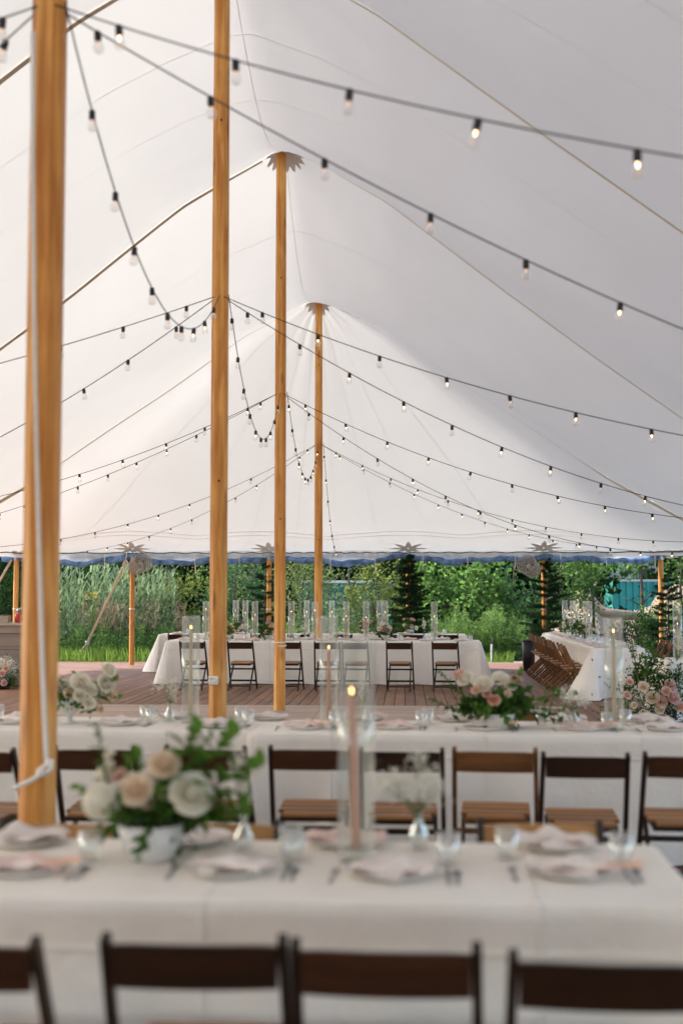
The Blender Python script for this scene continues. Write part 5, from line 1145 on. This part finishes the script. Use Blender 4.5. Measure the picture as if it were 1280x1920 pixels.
b3 = [bl(870, 1271, 0, 15, 'white', 'open', 'pet_pink', Y3), bl(858, 1262, .03, 11, 'blush', 'rose', None, Y3), bl(905, 1281, -.05, 16, 'white', 'open', 'pet_blush', Y3), bl(938, 1270, -.03, 15, 'white', 'open', None, Y3), bl(957, 1284, -.02, 12, 'white', 'rose', None, Y3), bl(968, 1273, 0, 12, 'blush', 'rose', None, Y3),
      bl(925, 1311, -.09, 12, 'peach', 'rose', None, Y3), bl(912, 1299, -.08, 9, 'pink', 'rose', None, Y3), bl(890, 1293, -.07, 9, 'blush', 'rose', None, Y3), bl(952, 1300, -.06, 8, 'cream', 'rose', None, Y3)]
centre('wide bowl of white and pink flowers on the right half of the second table', Vector((on_z(919, 1354, TOP).x, Y3, 0)), (.098, .095, False), b3, rsprigs(16, .13, .10, (.7, 1.1), (.9, 1.7)) + [(.13, 0, .14, 1, 1.6, 1.1, 0), (.16, 0, .12, 1, 1.5, 1.45, .1), (-.13, 0, .15, 2, 1.7, -1.1, 0), (-.15, -.02, .1, 2, 1.6, -1.5, 0), (.05, 0, .2, 3, 1.1, .3, 0), (.17, .0, .1, 0, 1.4, 1.6, .2)], fol_n=420, fol_r=(.20, .10))
def small(label, P, n, w, h, cols, bowl=(.085, .10, True), z0=ZT, fol=260):
    P = Vector((P.x, P.y, 0)); bb = []
    for k in range(n):
        c = random.choice(cols); r = random.uniform(.025, .045); bb.append((Vector((P.x + random.uniform(-w, w) * .8, P.y - random.uniform(0.0, .10), z0 + bowl[1] + .02 + random.uniform(0, h))), r, c, random.choice(('rose', 'open', 'rose', 'pom' if c == 'white' else 'rose')), None))
    centre(label, P, bowl, bb, rsprigs(9, w, bowl[1], (.7, 1.2), (.4, 1.5)), fol_n=fol, fol_r=(w, h * .7), z0=z0)
random.seed(5)
pc = ['white', 'blush', 'mauve', 'cream', 'pink', 'white']
small('footed bowl of mauve roses on the far table beside the third pole', at(503, 1198, 21.75), 9, .14, .20, ['white', 'mauve', 'blush', 'cream'])
small('footed bowl of roses in the middle of the far table', at(722, 1198, 21.7), 10, .17, .18, ['white', 'blush', 'mauve', 'cream'])
small('footed bowl of flowers on the far table behind the tall second pole', at(430, 1198, 21.9), 7, .13, .16, pc)
small('bowl of mauve and pink roses at the middle of the farthest table', at(767, 1186, 25.2), 9, .17, .20, ['mauve', 'pink', 'mauve', 'white'])
small('bowl of peach and pink flowers on the farthest table, left of the mauve one', at(684, 1188, 25.3), 9, .17, .22, ['blush', 'pink', 'mauve', 'cream'])
small('bowl of pale flowers at the left of the farthest table', at(445, 1188, 25.45), 6, .15, .15, pc)
for i, f in enumerate((-2.6, -0.9, 0.35)): small('%s flower bowl on the right-hand table counting from the far end' % ORD[i], T5.p(f, .02), 9, .2, .2, ['white', 'cream', 'white', 'blush'])
# baby's breath in bud vases
q = MB(); q.lathe([(0, 0), (.028, 0), (.032, .006), (.032, .05), (.012, .085), (.011, .11), (.014, .118), (.012, .118), (.009, .11), (.010, .085), (.028, .05), (.027, .01), (0, .01)], 18); VASE = q.mesh('vase', M['tumbler'], True)
M['stem'] = m_plain('green_stem', (0.10, 0.16, 0.05), .7)
def vase(label, P, tops, s_=.011, n=420, rx=.07, rz=.06, kind='gyp'):
    P = Vector((P.x, P.y, ZT)); t = thing('bud_vase', label, 'vase', P, 0, 'bud vases on the tables'); part('vase', VASE, t)
    q = MB()
    for (c, rx, rz, n) in tops:
        for k in range(9): e = Vector(c) + Vector((random.uniform(-rx, rx) * .8, random.uniform(-rx, rx) * .8, random.uniform(-rz, rz) * .7)); q.tube([(0, 0, .02), (e.x * .15, e.y * .15, .12), e], [.0016, .0014, .0006], 4)
    tag(q.build('stems', M['stem'], t), kind='stuff')
    for (c, rx, rz, n) in tops: P2 = gyp_pts(n, rx, rz, 18) + np.array(list(c)); tag(part('white_sprays', quads_mesh('white_sprays', leaf_quads(P2, s_, .2, .9), M['gyp']), t), kind='stuff')
v1 = on_z(785, 1592, TOP)
vase("bud vase of baby's breath at the middle of the front table", v1, [((-.03, 0, .215), .085, .06, 520), ((-.09, .0, .20), .045, .04, 160), ((.0, 0, .29), .03, .03, 70), ((.05, 0, .19), .04, .05, 160)])
v2 = on_z(457, 1600, TOP); vase('bud vase of white stems right of the flower bowl on the front table', v2, [((-.02, 0, .24), .035, .09, 260), ((.01, 0, .20), .03, .05, 120)])
vase("bud vase of baby's breath left of the ivory candle on the second table", at(318, 1352, 8.1), [((-.02, 0, .23), .07, .06, 420), ((.03, 0, .17), .03, .04, 120)])
vase("bud vase of baby's breath right of the pink flower bowl on the second table", at(1076, 1350, 7.65), [((-.05, 0, .21), .05, .05, 300), ((.04, 0, .19), .05, .05, 280)])
vase('bud vase of pale green stems behind the front candle on the second table', at(688, 1350, 7.95), [((-.03, 0, .24), .03, .08, 220)])
vase("bud vase of baby's breath on the far table, left of the slim pole", at(572, 1199, 21.85), [((0, 0, .23), .07, .05, 400)], .014)
vase("bud vase of baby's breath on the far table, between two flower bowls", at(460, 1199, 21.9), [((0, 0, .24), .09, .06, 500)], .014)
vase('bud vase of tall pale stems at the right of the far table', at(795, 1199, 21.6), [((0, 0, .30), .03, .10, 260)], .014)
vase("big vase of baby's breath on the right edge table", T6.p(-.62, .05), [((0, 0, .22), .17, .12, 1500)], .014)
# floor arrangements
def floor_bunch(label, px0, py0, Y, blooms, leaves_, gyps, stems=()):
    base = on_z(px0, py0, 0.0); base = Vector(((px0 - 640) / F_PX * Y, Y, 0.0)); t = thing('floor_flowers', label, 'flowers', base)
    for (x, y, rp, c) in blooms:
        P = at(x, y, Y - .28 + random.uniform(-.05, .05)); o = part('bloom', BL[random.choice(('rose', 'open')), c], t, P - base, Vector((random.uniform(-.4, .4), -1, .5)).to_track_quat('Z', 'Y').to_euler(), (rp * Y / F_PX,) * 3)
    for (x, y, rx, rz, n, s_, m_) in leaves_:
        P = crown_pts(n, rx, rx * .8, rz, 18, .24) + np.array(list(at(x, y, Y) - base)); P = P[P[:, 2] > .02]; tag(part('foliage', quads_mesh('foliage', leaf_quads(P, s_, .3, .5), M[m_]), t), kind='stuff')
    for (x, y, rx, rz, n, s_) in gyps:
        P = crown_pts(n, rx, rx * .8, rz, 24, .2) + np.array(list(at(x, y, Y - .12) - base)); P = P[P[:, 2] > .02]; tag(part('white_sprays', quads_mesh('white_sprays', leaf_quads(P, s_, .2, .9), M['gyp']), t), kind='stuff')
    for st in stems:
        q = MB(); q.tube([at(x, y, Y - .1) - base for x, y in st], .006, 4); q.build('vine_stem', M['stem'], t)
        for (x, y) in st[1:]:
            for k in range(3): part('leaf_sprig', random.choice(SPR), t, at(x + random.uniform(-5, 5), y + random.uniform(-6, 6), Y - .1) - base, (random.uniform(-1, 1), random.uniform(-1, 1), random.uniform(0, 6)), .8)
    q = MB(); q.lathe([(0, .004), (.16, .004), (.18, .03), (.2, .2), (.18, .2), (0, .15)], 20); q.build('tub', M['under'], t, True)
floor_bunch('tall floor arrangement of pink roses and greenery at the right edge', 1232, 1345, 15.0, [(1180, 1278, 7, 'blush'), (1206, 1287, 9, 'cream'), (1256, 1284, 10, 'pink'), (1222, 1307, 12, 'cream'), (1240, 1314, 11, 'blush'), (1263, 1308, 11, 'pink'), (1176, 1303, 7, 'blush'), (1207, 1340, 9, 'cream'), (1248, 1295, 8, 'blush'), (1236, 1330, 8, 'cream'), (1274, 1325, 8, 'blush'), (1188, 1322, 6, 'cream')],
            [(1222, 1312, .36, .30, 1900, .045, 'fol'), (1212, 1262, .20, .24, 800, .05, 'fol'), (1268, 1300, .2, .3, 600, .045, 'fol')], [(1225, 1318, .32, .22, 1300, .012), (1268, 1300, .12, .2, 400, .012)],
            [[(1200, 1300), (1195, 1270), (1190, 1240), (1186, 1222)], [(1215, 1300), (1218, 1265), (1210, 1238), (1216, 1228)], [(1270, 1300), (1275, 1265), (1268, 1245)], [(1185, 1300), (1168, 1330), (1150, 1345)]])
floor_bunch('floor flowers of white sprays and pink blooms before the bar counter', 5, 1292, 20.7, [(12, 1253, 6, 'blush'), (4, 1262, 6, 'pink'), (18, 1242, 5, 'white'), (8, 1280, 6, 'pink'), (3, 1240, 6, 'white')],
            [(8, 1268, .26, .2, 700, .045, 'fol')], [(14, 1245, .22, .12, 900, .013), (10, 1262, .25, .12, 500, .013)], [[(10, 1285), (25, 1275), (36, 1268)], [(10, 1290), (24, 1286), (34, 1280)]])
